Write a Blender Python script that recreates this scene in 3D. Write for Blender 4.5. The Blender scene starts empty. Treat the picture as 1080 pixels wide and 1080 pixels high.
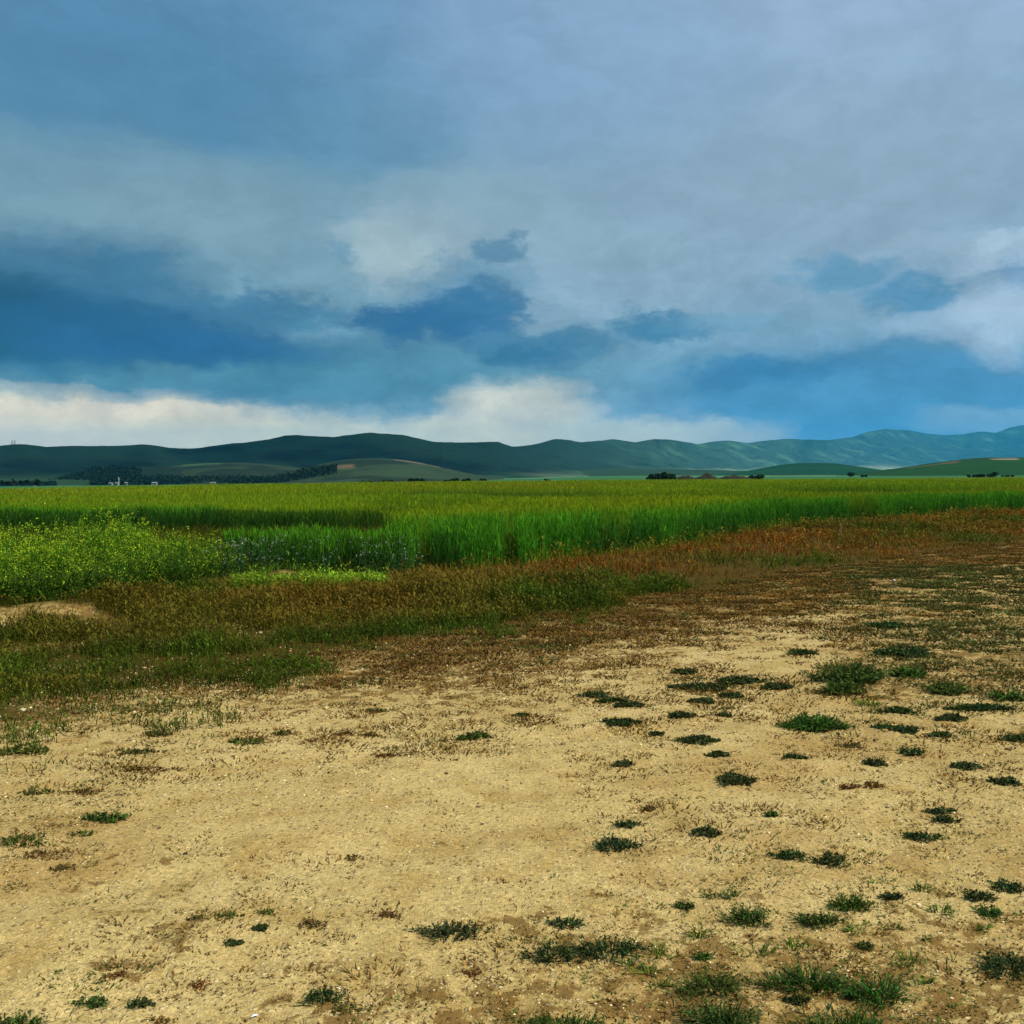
import bpy, math, random
import numpy as np
from mathutils import Matrix, Vector

random.seed(7)
RNG = np.random.default_rng(11)
scene = bpy.context.scene
COL = scene.collection
R = math.radians

# ------------------------------------------------------------------ camera
F = 1037.0                      # focal length in pixels of a 1080 px wide frame
EYE = 1.6
PITCH = math.atan(38 / F)
ROLL = 8 / 1080
X0, U0, F0 = Vector((1, 0, 0)), Vector((0, math.sin(PITCH), math.cos(PITCH))), Vector((0, math.cos(PITCH), -math.sin(PITCH)))
RIGHT = math.cos(ROLL) * X0 - math.sin(ROLL) * U0
UP = math.sin(ROLL) * X0 + math.cos(ROLL) * U0
cam = bpy.data.cameras.new('camera')
cam.sensor_width = 36
cam.lens = F / 1080 * 36
cam.clip_start = 0.1
cam.clip_end = 60000
cam_o = bpy.data.objects.new('camera', cam)
M = Matrix((RIGHT, UP, -F0)).transposed().to_4x4()
M.translation = (0, 0, EYE)
cam_o.matrix_world = M
COL.objects.link(cam_o)
scene.camera = cam_o


def ray(u, v):
    return F0 + RIGHT * ((u - 540) / F) + UP * ((540 - v) / F)


def ground_at(u, v, z=0.0):
    d = ray(u, v)
    t = (z - EYE) / d.z
    return d.x * t, d.y * t


def az_el(u, v):
    d = ray(u, v).normalized()
    return math.atan2(d.x, d.y), math.asin(d.z)


# ------------------------------------------------------------------ noise in numpy
def _hash(ix, iy, seed):
    h = (ix.astype(np.int64) * 374761393 + iy.astype(np.int64) * 668265263 + seed * 974711) & 0x7fffffff
    h = ((h ^ (h >> 13)) * 1274126177) & 0x7fffffff
    h = (h ^ (h >> 16)) & 0xffffff
    return h / float(0xffffff)


def vnoise(x, y, seed=0):
    x, y = np.asarray(x, float), np.asarray(y, float)
    ix, iy = np.floor(x), np.floor(y)
    fx, fy = x - ix, y - iy
    fx, fy = fx * fx * (3 - 2 * fx), fy * fy * (3 - 2 * fy)
    a, b = _hash(ix, iy, seed), _hash(ix + 1, iy, seed)
    c, d = _hash(ix, iy + 1, seed), _hash(ix + 1, iy + 1, seed)
    return (a + (b - a) * fx) * (1 - fy) + (c + (d - c) * fx) * fy


def fbm(x, y, octv=4, seed=0):
    s, a, t = 0, 1.0, 0
    for k in range(octv):
        s = s + a * vnoise(x * 2 ** k + 17.3 * k, y * 2 ** k - 9.1 * k, seed + k)
        t += a
        a *= 0.5
    return s / t


def sstep(a, b, x):
    t = np.clip((x - a) / (b - a), 0, 1)
    return t * t * (3 - 2 * t)


# ------------------------------------------------------------------ the layout of the land: x, y in metres, u = bearing
def bearing(x, y):
    return 540 + F * x / np.maximum(y, 0.5)


WU = [-900, -300, 0, 228, 236, 300, 430, 500, 600, 700, 760, 830, 900, 1000, 1080, 1250, 1600, 2400]
WD = [24, 25.5, 26, 26, 16.9, 16.6, 16.6, 17.0, 18.8, 21.5, 25.7, 29.6, 34, 37.4, 41.5, 48, 58, 70]
GU = [-900, -300, 0, 100, 200, 300, 400, 500, 600, 700, 800, 900, 1000, 1080, 1250, 1600, 2400]
GD = [4.2, 5.5, 6.4, 6.9, 7.6, 8.2, 9.1, 9.7, 11.0, 12.6, 14.8, 17.0, 19.8, 21.8, 25, 29, 34]


WLU, WLD = [-200, 0, 60, 130, 200, 240, 270], [10.9, 11.1, 11.5, 12.2, 13.6, 15.2, 16.2]      # near edge of the tall weeds


def wheat_front(u):
    return np.interp(u, WU, WD)


def wheat_back(u):
    return np.interp(u, [-600, 0, 540, 1080, 1700], [80, 104, 166, 207, 230])


def grass_front(u):
    return np.interp(u, GU, GD)


def in_wheat(x, y):
    u = bearing(x, y)
    yy = y + (fbm(x * 0.8, y * 0.8, 4, 5) - 0.5) * 1.9
    m = (yy > wheat_front(u)) & (y < wheat_back(u))
    bay = (u < 405 + (yy - 18) * 3) & (yy > 18.2) & (yy < 26.0)
    return m & ~bay


def sand_bank(x, y):
    """Bare strips left open in the grass."""
    u = bearing(x, y)
    w = (fbm(x * 1.3, y * 1.3, 3, 31) - 0.5)
    c = np.interp(u, [-200, 0, 60, 130], [10.4, 10.6, 10.95, 11.5])
    a = np.exp(-((y + w * 1.0 - c) / 0.22) ** 2) * sstep(165, 95, u + w * 90) * sstep(0.42, 0.56, fbm(x * 1.6, y * 1.6, 2, 33))
    b = np.exp(-((y + w * 0.6 - 15.6) / 0.35) ** 2 - ((u - 297) / 17) ** 2)
    return np.clip(np.maximum(a, b), 0, 1)


def ground_z(x, y):
    x, y = np.asarray(x, float), np.asarray(y, float)
    r = np.hypot(x, y)
    u = bearing(x, y)
    z = (fbm(x * 0.16, y * 0.16, 3, 2) - 0.5) * 0.16 * sstep(3.5, 12, r)
    c = np.interp(u, [-200, 0, 60, 130, 300], [10.75, 10.95, 11.3, 11.85, 16.2])
    z = z + 0.20 * np.exp(-((y - c) / 0.55) ** 2) * sstep(230, 120, u) * sstep(-20, -4, -np.abs(r - 10))
    z = z + 0.12 * np.exp(-((y - 15.9) / 0.5) ** 2 - ((u - 297) / 24) ** 2)
    z = z + (fbm(x * 0.012 + 4, y * 0.012, 3, 8) - 0.5) * 0.7 * sstep(35, 120, r)
    z = z + (fbm(x * 0.0016, y * 0.0016, 3, 9) - 0.5) * 14 * sstep(900, 2500, r)
    z = z - 3.5 * sstep(180, 780, r) * sstep(640, 380, u) * (y > 0)
    return z


def ground_near(x, y):
    """Small lumps and dips of the bare soil."""
    r = np.hypot(x, y)
    a = sstep(60, 14, r)
    z = (fbm(x * 2.1, y * 2.1, 3, 21) - 0.5) * (0.010 + 0.018 * sstep(9, 5, r))
    z = z + (fbm(x * 9, y * 9, 3, 22) - 0.5) * 0.017 * sstep(14, 6, r)
    z = z + (fbm(x * 34, y * 34, 2, 23) - 0.5) * 0.008 * sstep(9, 4.5, r)
    # two faint wheel tracks running from lower left to upper right
    t = (y - 5.1) - 0.42 * x
    for o in (-0.75, 0.75):
        z = z - 0.014 * np.exp(-((t - o + (fbm(x * .4, y * .4, 2, 3) - .5) * .5) / 0.17) ** 2)
    return z * a


def gz(x, y):
    return ground_z(x, y) + ground_near(x, y)


# ------------------------------------------------------------------ mesh helpers
def new_mesh(name, verts, faces, mat, col=None, smooth=True, attrs=None):
    """verts (n,3), faces: list of (m,k) index arrays, col (n,3) colour per vertex."""
    me = bpy.data.meshes.new(name)
    verts = np.asarray(verts, np.float32)
    faces = [np.asarray(f, np.int32) for f in faces if len(f)]
    nl = sum(f.size for f in faces)
    nf = sum(len(f) for f in faces)
    me.vertices.add(len(verts))
    me.vertices.foreach_set('co', verts.ravel())
    me.loops.add(nl)
    me.polygons.add(nf)
    me.loops.foreach_set('vertex_index', np.concatenate([f.ravel() for f in faces]))
    tot = np.concatenate([np.full(len(f), f.shape[1], np.int32) for f in faces])
    st = np.zeros(nf, np.int32)
    st[1:] = np.cumsum(tot)[:-1]
    me.polygons.foreach_set('loop_start', st)
    me.polygons.foreach_set('use_smooth', np.full(nf, smooth))
    if col is not None:
        c = np.ones((len(verts), 4), np.float32)
        c[:, :3] = col
        a = me.attributes.new('tint', 'FLOAT_COLOR', 'POINT')
        a.data.foreach_set('color', c.ravel())
    for k, v in (attrs or {}).items():
        a = me.attributes.new(k, 'FLOAT', 'POINT')
        a.data.foreach_set('value', np.asarray(v, np.float32).ravel())
    me.update(calc_edges=True)
    if mat:
        me.materials.append(mat)
    return me


def link(name, me, parent=None, loc=None):
    o = bpy.data.objects.new(name, me)
    COL.objects.link(o)
    if parent:
        o.parent = parent
    if loc is not None:
        o.location = loc
    return o


def tag(o, label=None, cat=None, group=None, kind=None):
    for k, v in (('label', label), ('category', cat), ('group', group), ('kind', kind)):
        if v:
            o[k] = v
    return o


class Heap:
    """Collects vertex / quad / triangle / colour arrays into one mesh."""
    def __init__(self):
        self.v, self.q, self.t, self.c, self.n = [], [], [], [], 0

    def add(self, v, q, c, t=None):
        self.v.append(v)
        self.c.append(c)
        if q is not None and len(q):
            self.q.append(q + self.n)
        if t is not None and len(t):
            self.t.append(t + self.n)
        self.n += len(v)

    def mesh(self, name, mat, smooth=True):
        fs = []
        if self.q:
            fs.append(np.concatenate(self.q))
        if self.t:
            fs.append(np.concatenate(self.t))
        return new_mesh(name, np.concatenate(self.v), fs, mat, np.concatenate(self.c), smooth)


def strips(root, az, height, reach, width, prof, col0, col1, droop=0.0, power=1.8, face=None):
    """Curved ribbons. root (n,3); az heading of the lean; height, reach, width (n,);
    prof = relative width at each of the k+1 levels; col0 / col1 colours at foot and tip (n,3)."""
    n, k = len(root), len(prof)
    t = np.linspace(0, 1, k)[None, :]
    dx, dy = np.cos(az)[:, None], np.sin(az)[:, None]
    out = reach[:, None] * t ** power
    z = height[:, None] * (t - np.asarray(droop).reshape(-1, 1) * t ** 3)
    cx, cy, cz = root[:, 0:1] + dx * out, root[:, 1:2] + dy * out, root[:, 2:3] + z
    fa = (az + math.pi / 2 if face is None else face)[:, None]
    hw = width[:, None] * np.asarray(prof)[None, :] * 0.5
    wx, wy = np.cos(fa) * hw, np.sin(fa) * hw
    v = np.empty((n, k, 2, 3))
    v[:, :, 0, 0], v[:, :, 0, 1], v[:, :, 0, 2] = cx - wx, cy - wy, cz
    v[:, :, 1, 0], v[:, :, 1, 1], v[:, :, 1, 2] = cx + wx, cy + wy, cz
    b = (np.arange(n) * k * 2)[:, None] + (np.arange(k - 1) * 2)[None, :]
    q = np.stack([b, b + 1, b + 3, b + 2], -1).reshape(-1, 4)
    c = col0[:, None, None, :] + (col1 - col0)[:, None, None, :] * t[:, :, None, None]
    c = np.broadcast_to(c, (n, k, 2, 3)).reshape(-1, 3)
    return v.reshape(-1, 3), q, c


def leaflets(cen, size, col, flat=0.0, aspect=0.6):
    """Small randomly turned diamond leaves. cen (n,3) size (n,) col (n,3)."""
    n = len(cen)
    a = RNG.normal(size=(n, 3))
    a[:, 2] *= (1 - flat)
    a /= np.linalg.norm(a, axis=1, keepdims=True)
    b = RNG.normal(size=(n, 3))
    b[:, 2] *= (1 - flat)
    b -= a * (a * b).sum(1, keepdims=True)
    b /= np.linalg.norm(b, axis=1, keepdims=True)
    s = size[:, None]
    v = np.stack([cen - a * s, cen + b * s * aspect, cen + a * s, cen - b * s * aspect], 1).reshape(-1, 3)
    q = np.arange(n * 4).reshape(-1, 4)
    return v, q, np.repeat(col, 4, 0)


def tints(n, base, var=0.25, hue=0.08):
    base = np.asarray(base, float)
    l = np.exp(RNG.normal(0, var, (n, 1)))
    h = np.exp(RNG.normal(0, hue, (n, 3)))
    return np.clip(base[None] * l * h if base.ndim == 1 else base * l * h, 0.001, 0.9)


def mix_col(a, b, m):
    m = np.asarray(m)[:, None]
    return np.asarray(a)[None] * (1 - m) + np.asarray(b)[None] * m if np.ndim(a) == 1 else a * (1 - m) + np.asarray(b) * m


def srgb(r, g, b):
    f = lambda c: (c / 255 / 12.92) if c <= 10 else ((c / 255 + 0.055) / 1.055) ** 2.4
    return (f(r), f(g), f(b))


# ------------------------------------------------------------------ node helper
class S:
    """A socket with arithmetic."""
    nt = None

    def __init__(self, s):
        self.s = s

    @staticmethod
    def math(op, *a, clamp=False):
        n = S.nt.nodes.new('ShaderNodeMath')
        n.operation = op
        n.use_clamp = clamp
        for i, x in enumerate(a):
            if isinstance(x, S):
                S.nt.links.new(x.s, n.inputs[i])
            else:
                n.inputs[i].default_value = x
        return S(n.outputs[0])

    def __add__(s, o): return S.math('ADD', s, o)
    __radd__ = __add__
    def __sub__(s, o): return S.math('SUBTRACT', s, o)
    def __rsub__(s, o): return S.math('SUBTRACT', o, s)
    def __mul__(s, o): return S.math('MULTIPLY', s, o)
    __rmul__ = __mul__
    def __truediv__(s, o): return S.math('DIVIDE', s, o)
    def pow(s, o): return S.math('POWER', s, o)


def smooth(x, a, b, lo=0.0, hi=1.0):
    n = S.nt.nodes.new('ShaderNodeMapRange')
    n.interpolation_type = 'SMOOTHSTEP'
    S.nt.links.new(x.s, n.inputs[0])
    for i, v in enumerate((a, b, lo, hi)):
        n.inputs[1 + i].default_value = v
    return S(n.outputs[0])


def cmix(f, a, b, mode='MIX'):
    n = S.nt.nodes.new('ShaderNodeMix')
    n.data_type = 'RGBA'
    n.blend_type = mode
    n.clamp_factor = True
    if isinstance(f, S):
        S.nt.links.new(f.s, n.inputs[0])
    else:
        n.inputs[0].default_value = f
    for i, x in ((6, a), (7, b)):
        if isinstance(x, S):
            S.nt.links.new(x.s, n.inputs[i])
        else:
            n.inputs[i].default_value = (*x, 1)
    return S(n.outputs[2])


def xyz(x, y, z):
    n = S.nt.nodes.new('ShaderNodeCombineXYZ')
    for i, v in enumerate((x, y, z)):
        if isinstance(v, S):
            S.nt.links.new(v.s, n.inputs[i])
        else:
            n.inputs[i].default_value = v
    return S(n.outputs[0])


def noise(vec, scale, detail=4, rough=0.5, dist=0.0, color=False):
    n = S.nt.nodes.new('ShaderNodeTexNoise')
    S.nt.links.new(vec.s, n.inputs['Vector'])
    n.inputs['Scale'].default_value = scale
    n.inputs['Detail'].default_value = detail
    n.inputs['Roughness'].default_value = rough
    n.inputs['Distortion'].default_value = dist
    return S(n.outputs['Color' if color else 'Fac'])


def voronoi(vec, scale, out='Distance', rand=1.0):
    n = S.nt.nodes.new('ShaderNodeTexVoronoi')
    S.nt.links.new(vec.s, n.inputs['Vector'])
    n.inputs['Scale'].default_value = scale
    n.inputs['Randomness'].default_value = rand
    return S(n.outputs[out])


def split(v):
    n = S.nt.nodes.new('ShaderNodeSeparateXYZ')
    S.nt.links.new(v.s, n.inputs[0])
    return [S(o) for o in n.outputs]


def attr(name, out='Fac'):
    n = S.nt.nodes.new('ShaderNodeAttribute')
    n.attribute_name = name
    return S(n.outputs[out])


def position():
    return S(S.nt.nodes.new('ShaderNodeNewGeometry').outputs['Position'])


def new_mat(name):
    m = bpy.data.materials.new(name)
    m.use_nodes = True
    m.node_tree.nodes.clear()
    S.nt = m.node_tree
    return m


def finish(shader_out, m, vol=None):
    o = m.node_tree.nodes.new('ShaderNodeOutputMaterial')
    if shader_out is not None:
        m.node_tree.links.new(shader_out, o.inputs['Surface'])
    if vol is not None:
        m.node_tree.links.new(vol, o.inputs['Volume'])


def principled(color, rough=0.8, spec=0.3, normal=None, metallic=0.0):
    b = S.nt.nodes.new('ShaderNodeBsdfPrincipled')
    if isinstance(color, S):
        S.nt.links.new(color.s, b.inputs['Base Color'])
    else:
        b.inputs['Base Color'].default_value = (*color, 1)
    b.inputs['Roughness'].default_value = rough
    b.inputs['Specular IOR Level'].default_value = spec
    b.inputs['Metallic'].default_value = metallic
    if normal is not None:
        S.nt.links.new(normal.s, b.inputs['Normal'])
    return b.outputs[0]


def bump(h, strength, dist):
    n = S.nt.nodes.new('ShaderNodeBump')
    n.inputs['Strength'].default_value = strength
    n.inputs['Distance'].default_value = dist
    S.nt.links.new(h.s, n.inputs['Height'])
    return S(n.outputs[0])


def leaf_mat(name, trans=0.35, rough=0.75, spec=0.04):
    """Thin leaves: colour of each blade from its own tint, mottled, light shining through."""
    m = new_mat(name)
    c = attr('tint', 'Color')
    mott = noise(position(), 40, 3, 0.6)
    c = cmix(1.0, c, cmix(mott, (0.75, 0.75, 0.75), (1.25, 1.25, 1.25)), 'MULTIPLY')
    p = principled(c, rough, spec)
    t = S.nt.nodes.new('ShaderNodeBsdfTranslucent')
    S.nt.links.new(cmix(1.0, c, (1.15, 1.2, 0.7), 'MULTIPLY').s, t.inputs['Color'])
    mx = S.nt.nodes.new('ShaderNodeMixShader')
    mx.inputs[0].default_value = trans
    S.nt.links.new(p, mx.inputs[1])
    S.nt.links.new(t.outputs[0], mx.inputs[2])
    finish(mx.outputs[0], m)
    return m


MAT_WHEAT = leaf_mat('wheat_leaf', 0.35)
MAT_GRASS = leaf_mat('grass_leaf', 0.3)
MAT_WEED = leaf_mat('weed_leaf', 0.35)
MAT_TUFT = leaf_mat('tussock_leaf', 0.2)
MAT_TREE = leaf_mat('tree_leaf', 0.2)


def plain_mat(name, color, rough=0.8, var=0.25, scale=8.0, spec=0.3):
    m = new_mat(name)
    n = noise(position(), scale, 5, 0.6)
    a = tuple(c * (1 - var) for c in color)
    b = tuple(min(c * (1 + var), 1) for c in color)
    finish(principled(cmix(n, a, b), rough, spec, bump(n, 0.3, 0.02)), m)
    return m


# ------------------------------------------------------------------ sky and light
SUN_EL, SUN_AZ = R(52), R(118)          # azimuth measured clockwise from +Y (the view)
world = bpy.data.worlds.new('World')
scene.world = world
world.use_nodes = True
S.nt = world.node_tree
S.nt.nodes.clear()
sky = S.nt.nodes.new('ShaderNodeTexSky')
sky.sky_type = 'NISHITA'
sky.sun_disc = False
sky.sun_elevation = SUN_EL
sky.sun_rotation = SUN_AZ
sky.air_density, sky.dust_density = 1.0, 1.5
tc = S(S.nt.nodes.new('ShaderNodeTexCoord').outputs['Generated'])
dx, dy, dz = split(tc)
A = S.math('ARCTAN2', dx, dy)
E = S.math('ARCSINE', dz)
PX = 1.0 / F
# cloud folds bend the edges of every bank
def noise2(vec, scale, detail, rough=0.5):
    n = S.nt.nodes.new('ShaderNodeTexNoise')
    n.noise_dimensions = '2D'
    S.nt.links.new(vec.s, n.inputs['Vector'])
    n.inputs['Scale'].default_value = scale
    n.inputs['Detail'].default_value = detail
    n.inputs['Roughness'].default_value = rough
    return S(n.outputs['Fac'])


v1 = xyz(A, E * 2.0, 0.0)
v2 = xyz(A + 5.3, E * 2.0 + 2.7, 0.0)
lowA, lowE = noise2(v1, 5.0, 2), noise2(v2, 5.0, 2)
midA, midE = noise2(v1, 20.0, 6, 0.66), noise2(v2, 20.0, 6, 0.66)
As = A + (lowA - 0.5) * 0.06 + (midA - 0.5) * 0.05         # soft banks
Es = E + (lowE - 0.5) * 0.022 + (midE - 0.5) * 0.026
Aw = A + (lowA - 0.5) * 0.03 + (midA - 0.5) * 0.085         # ragged edges
Ew = E + (lowE - 0.5) * 0.012 + (midE - 0.5) * 0.050


def ramp_elev(stops):
    n = S.nt.nodes.new('ShaderNodeValToRGB')
    S.nt.links.new((Es * (1 / 0.6)).s, n.inputs[0])
    r = n.color_ramp
    r.interpolation = 'B_SPLINE'
    while len(r.elements) < len(stops):
        r.elements.new(0.5)
    st = sorted((max(0.0, az_el(540, v)[1] / 0.6), c) for v, c in stops)
    for e, (p, c) in zip(r.elements, st):
        e.position = min(p, 1)
        e.color = (*srgb(*c), 1)
    return S(n.outputs[0])


left = ramp_elev([(0, (100, 150, 192)), (100, (84, 140, 182)), (200, (112, 157, 182)), (280, (122, 162, 180)), (350, (112, 156, 176)),
                  (400, (110, 158, 170)), (438, (196, 206, 190)), (480, (212, 216, 192))])
right = ramp_elev([(0, (158, 186, 222)), (100, (152, 182, 214)), (200, (147, 176, 200)), (290, (146, 178, 204)), (350, (134, 172, 198)),
                   (400, (116, 166, 200)), (440, (98, 164, 210)), (480, (115, 175, 216))])
base = cmix(smooth(As, az_el(180, 300)[0], az_el(900, 300)[0]), left, right)
BLOBS = [  # u, v, half width, half height, colour, strength, softness
    (110, 110, 190, 90, (78, 134, 174), .7, 1.0), (390, 190, 90, 80, (94, 146, 180), .6, 1.0), (620, 60, 150, 90, (140, 174, 212), .5, 1.0),
    (90, 205, 190, 48, (134, 168, 180), .6, .9), (290, 240, 190, 55, (134, 168, 184), .65, 1.0), (830, 230, 220, 90, (150, 174, 196), .5, 1.0),
    # veil of rain under the left and middle cloud
    (300, 392, 260, 34, (58, 122, 154), .85, .9), (470, 402, 150, 26, (92, 148, 168), .7, 1.0), (90, 392, 130, 14, (92, 146, 160), .7, .9),
    # left bank
    (60, 300, 130, 46, (52, 112, 152), .85, .8), (20, 345, 130, 40, (24, 88, 128), .9, .8), (-10, 330, 70, 36, (6, 66, 96), .85, .9),
    (150, 352, 130, 24, (28, 94, 148), .9, .75), (190, 366, 110, 14, (24, 88, 146), .75, .8), (140, 290, 40, 16, (62, 122, 160), .7, .6),
    (270, 326, 70, 16, (54, 118, 160), .85, .65), (230, 352, 60, 9, (28, 92, 150), .7, .7), (330, 336, 30, 10, (76, 134, 166), .7, .6),
    # middle: bright gap and dark clumps under it
    (440, 262, 76, 36, (178, 198, 204), .95, .7), (500, 222, 110, 40, (150, 178, 194), .7, .9), (620, 296, 130, 50, (154, 182, 202), .7, 1.0),
    (500, 306, 60, 30, (104, 148, 178), .85, .55), (530, 263, 20, 12, (86, 134, 166), .85, .5), (353, 266, 13, 10, (98, 148, 178), .6, .6),
    (412, 340, 46, 16, (36, 102, 156), .95, .6), (490, 338, 56, 24, (34, 104, 162), .95, .6), (515, 322, 36, 22, (56, 120, 168), .8, .6),
    (575, 366, 70, 16, (64, 128, 168), .85, .7), (560, 378, 40, 9, (46, 114, 164), .6, .7), (655, 340, 30, 10, (96, 150, 182), .7, .6),
    (690, 348, 42, 13, (62, 132, 176), .9, .6), (760, 340, 60, 10, (104, 156, 184), .6, .8), (680, 398, 120, 24, (124, 168, 186), .6, .9),
    # right: showers and small dark rags
    (905, 400, 170, 30, (64, 142, 194), .9, .85), (800, 394, 60, 14, (48, 128, 188), .7, .7), (960, 430, 180, 34, (84, 156, 204), .85, .9),
    (890, 292, 40, 18, (98, 154, 190), .9, .5), (972, 314, 38, 16, (84, 146, 188), .9, .5), (1078, 286, 22, 14, (92, 144, 190), .9, .5),
    (1072, 336, 44, 36, (184, 206, 228), .8, .9), (1058, 262, 40, 16, (180, 204, 226), .8, .6), (985, 344, 50, 12, (164, 192, 218), .6, .8),
    (960, 262, 40, 14, (160, 186, 206), .5, .8), (1060, 445, 70, 12, (156, 196, 222), .75, .9),
    # light under the clouds along the hills
    (90, 450, 190, 26, (286, 256, 196), .95, .8), (60, 412, 110, 6, (206, 204, 186), .5, .9), (120, 430, 100, 5, (284, 256, 208), .7, .9),
    (545, 442, 70, 32, (262, 248, 208), .85, .9), (380, 462, 260, 17, (268, 254, 194), .85, .9), (690, 460, 105, 18, (240, 238, 200), .8, 1.0)]
for (u, v, rw, rh, c, st, soft) in BLOBS:
    a0, e0 = az_el(u, v)
    qa, qe = (As, Es) if soft >= 0.75 else (Aw, Ew)
    x, y = (qa - a0) * (1 / (rw * PX)), (qe - e0) * (1 / (rh * PX))
    if c[0] < 75:
        c = (c[0] * 0.92, c[1] * 0.93, c[2] * 0.92)
    m = smooth(x * x + y * y, 2.2 if soft < 0.75 else 1.5 + 0.8 * soft, 0.0 if soft < 0.75 else 0.25 - 0.25 * soft, 0, st)
    base = cmix(m, base, srgb(*c))
fold = noise2(xyz(As * 1.2, Es * 2.4, 0.0), 13.0, 6, 0.64)
billow = smooth(E, 0.30, 0.10, 0.0, 1.0) * smooth(E, 0.03, 0.07, 0.0, 1.0)     # heavier cloud low down
lum = smooth(fold, 0.25, 0.75, 0.93, 1.07) + (fold - 0.5) * billow * 0.55
rain = noise2(xyz(A + E * 0.25, E * 0.12, 0.0), 36.0, 3, 0.55)                 # showers hanging below
lum = lum + (rain - 0.5) * smooth(E, 0.16, 0.04, 0.0, 0.14)
cloud = cmix(1.0, base, xyz(lum * 0.97, lum * 1.0, lum * 0.955), 'MULTIPLY')
bw = S.nt.nodes.new('ShaderNodeRGBToBW')
S.nt.links.new(cloud.s, bw.inputs[0])
gr = S(bw.outputs[0])
cloud = cmix(0.11, cloud, xyz(gr * 1.02, gr, gr * 1.0))
cl10 = cmix(1.0, cloud, (10, 10, 10), 'MULTIPLY')
cover = cmix(0.94, S(sky.outputs[0]), cl10)
bg = S.nt.nodes.new('ShaderNodeBackground')
bg.inputs['Strength'].default_value = 0.1
S.nt.links.new(cover.s, bg.inputs['Color'])
wo = S.nt.nodes.new('ShaderNodeOutputWorld')
S.nt.links.new(bg.outputs[0], wo.inputs['Surface'])

sun = bpy.data.lights.new('sun', 'SUN')
sun.energy = 4.9
sun.angle = R(5)
sun.color = (1.0, 0.93, 0.80)
sun_o = bpy.data.objects.new('sun', sun)
sd = Vector((math.sin(SUN_AZ) * math.cos(SUN_EL), math.cos(SUN_AZ) * math.cos(SUN_EL), math.sin(SUN_EL)))
sun_o.rotation_euler = sd.to_track_quat('Z', 'Y').to_euler()
sun_o.location = (0, 0, 50)
COL.objects.link(sun_o)

scene.view_settings.view_transform = 'Standard'
scene.view_settings.look = 'None'
scene.view_settings.exposure = 0.0
scene.view_settings.gamma = 1.0
scene.view_settings.use_curve_mapping = False
scene.render.engine = 'CYCLES'
scene.cycles.use_denoising = True
scene.cycles.max_bounces = 4
scene.cycles.diffuse_bounces = 3
scene.cycles.glossy_bounces = 1
scene.cycles.transmission_bounces = 2
world.cycles.sampling_method = 'MANUAL'
world.cycles.sample_map_resolution = 512
scene.cycles.volume_bounces = 0
scene.cycles.transparent_max_bounces = 4

# ------------------------------------------------------------------ ground
m = new_mat('soil')
P = position()
px_, py_, pz_ = split(P)
flat = xyz(px_, py_, 0.0)
n_big = noise(flat, 0.55, 4, 0.55)
n_mid = noise(flat, 3.2, 5, 0.6)
n_fine = noise(flat, 46, 4, 0.65)
cell = voronoi(flat, 95)
cellc = split(voronoi(flat, 95, 'Color'))[0]
grit = voronoi(flat, 42)
gritc = split(voronoi(flat, 42, 'Color'))[0]
c = cmix(smooth(n_big, 0.3, 0.72), (0.565, 0.422, 0.168), (0.455, 0.330, 0.118))
c = cmix(smooth(n_mid, 0.42, 0.70, 0, 0.75), c, (0.36, 0.235, 0.068))
damp = noise(xyz(px_ * 0.8 - py_ * 0.2, py_ * 1.4, 4.0), 1.1, 5, 0.62)
c = cmix(smooth(damp + smooth(px_ - py_ * 0.18, -0.9, 0.6, 0, 0.12), 0.55, 0.75, 0, 0.6), c, (0.36, 0.225, 0.070))
c = cmix(smooth(n_fine, 0.36, 0.75, 0, 0.5), c, (0.27, 0.185, 0.06))
near = smooth(S.math('SQRT', px_ * px_ + py_ * py_), 22, 6)
c = cmix(near * 0.75, c, cmix(1.0, c, cmix(cellc, (0.60, 0.58, 0.52), (1.34, 1.34, 1.38)), 'MULTIPLY'))
st = smooth(cellc, 0.55, 0.62) * smooth(cell, 0.42, 0.3) * near
st2 = smooth(gritc, 0.70, 0.74) * smooth(grit, 0.42, 0.25) * near
c = cmix(st2 * 0.6, c, cmix(smooth(gritc, 0.74, 1.0), (0.10, 0.066, 0.026), (0.78, 0.62, 0.32)))
# dead plant litter and humus where things grow
lit = attr('litter')
streak = noise(xyz(px_ * 3.4, py_ * 3.4, 0.0), 2.1, 6, 0.72, 0.3)
lm = smooth(streak + lit * 0.33, 0.65, 0.73)
c = cmix(lm * 0.85, c, cmix(noise(flat, 23, 4, 0.7), (0.060, 0.032, 0.006), (0.26, 0.145, 0.036)))
veg = attr('veg')
c = cmix(veg, c, cmix(noise(flat, 9, 5, 0.7), (0.030, 0.022, 0.003), (0.110, 0.066, 0.009)))
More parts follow.
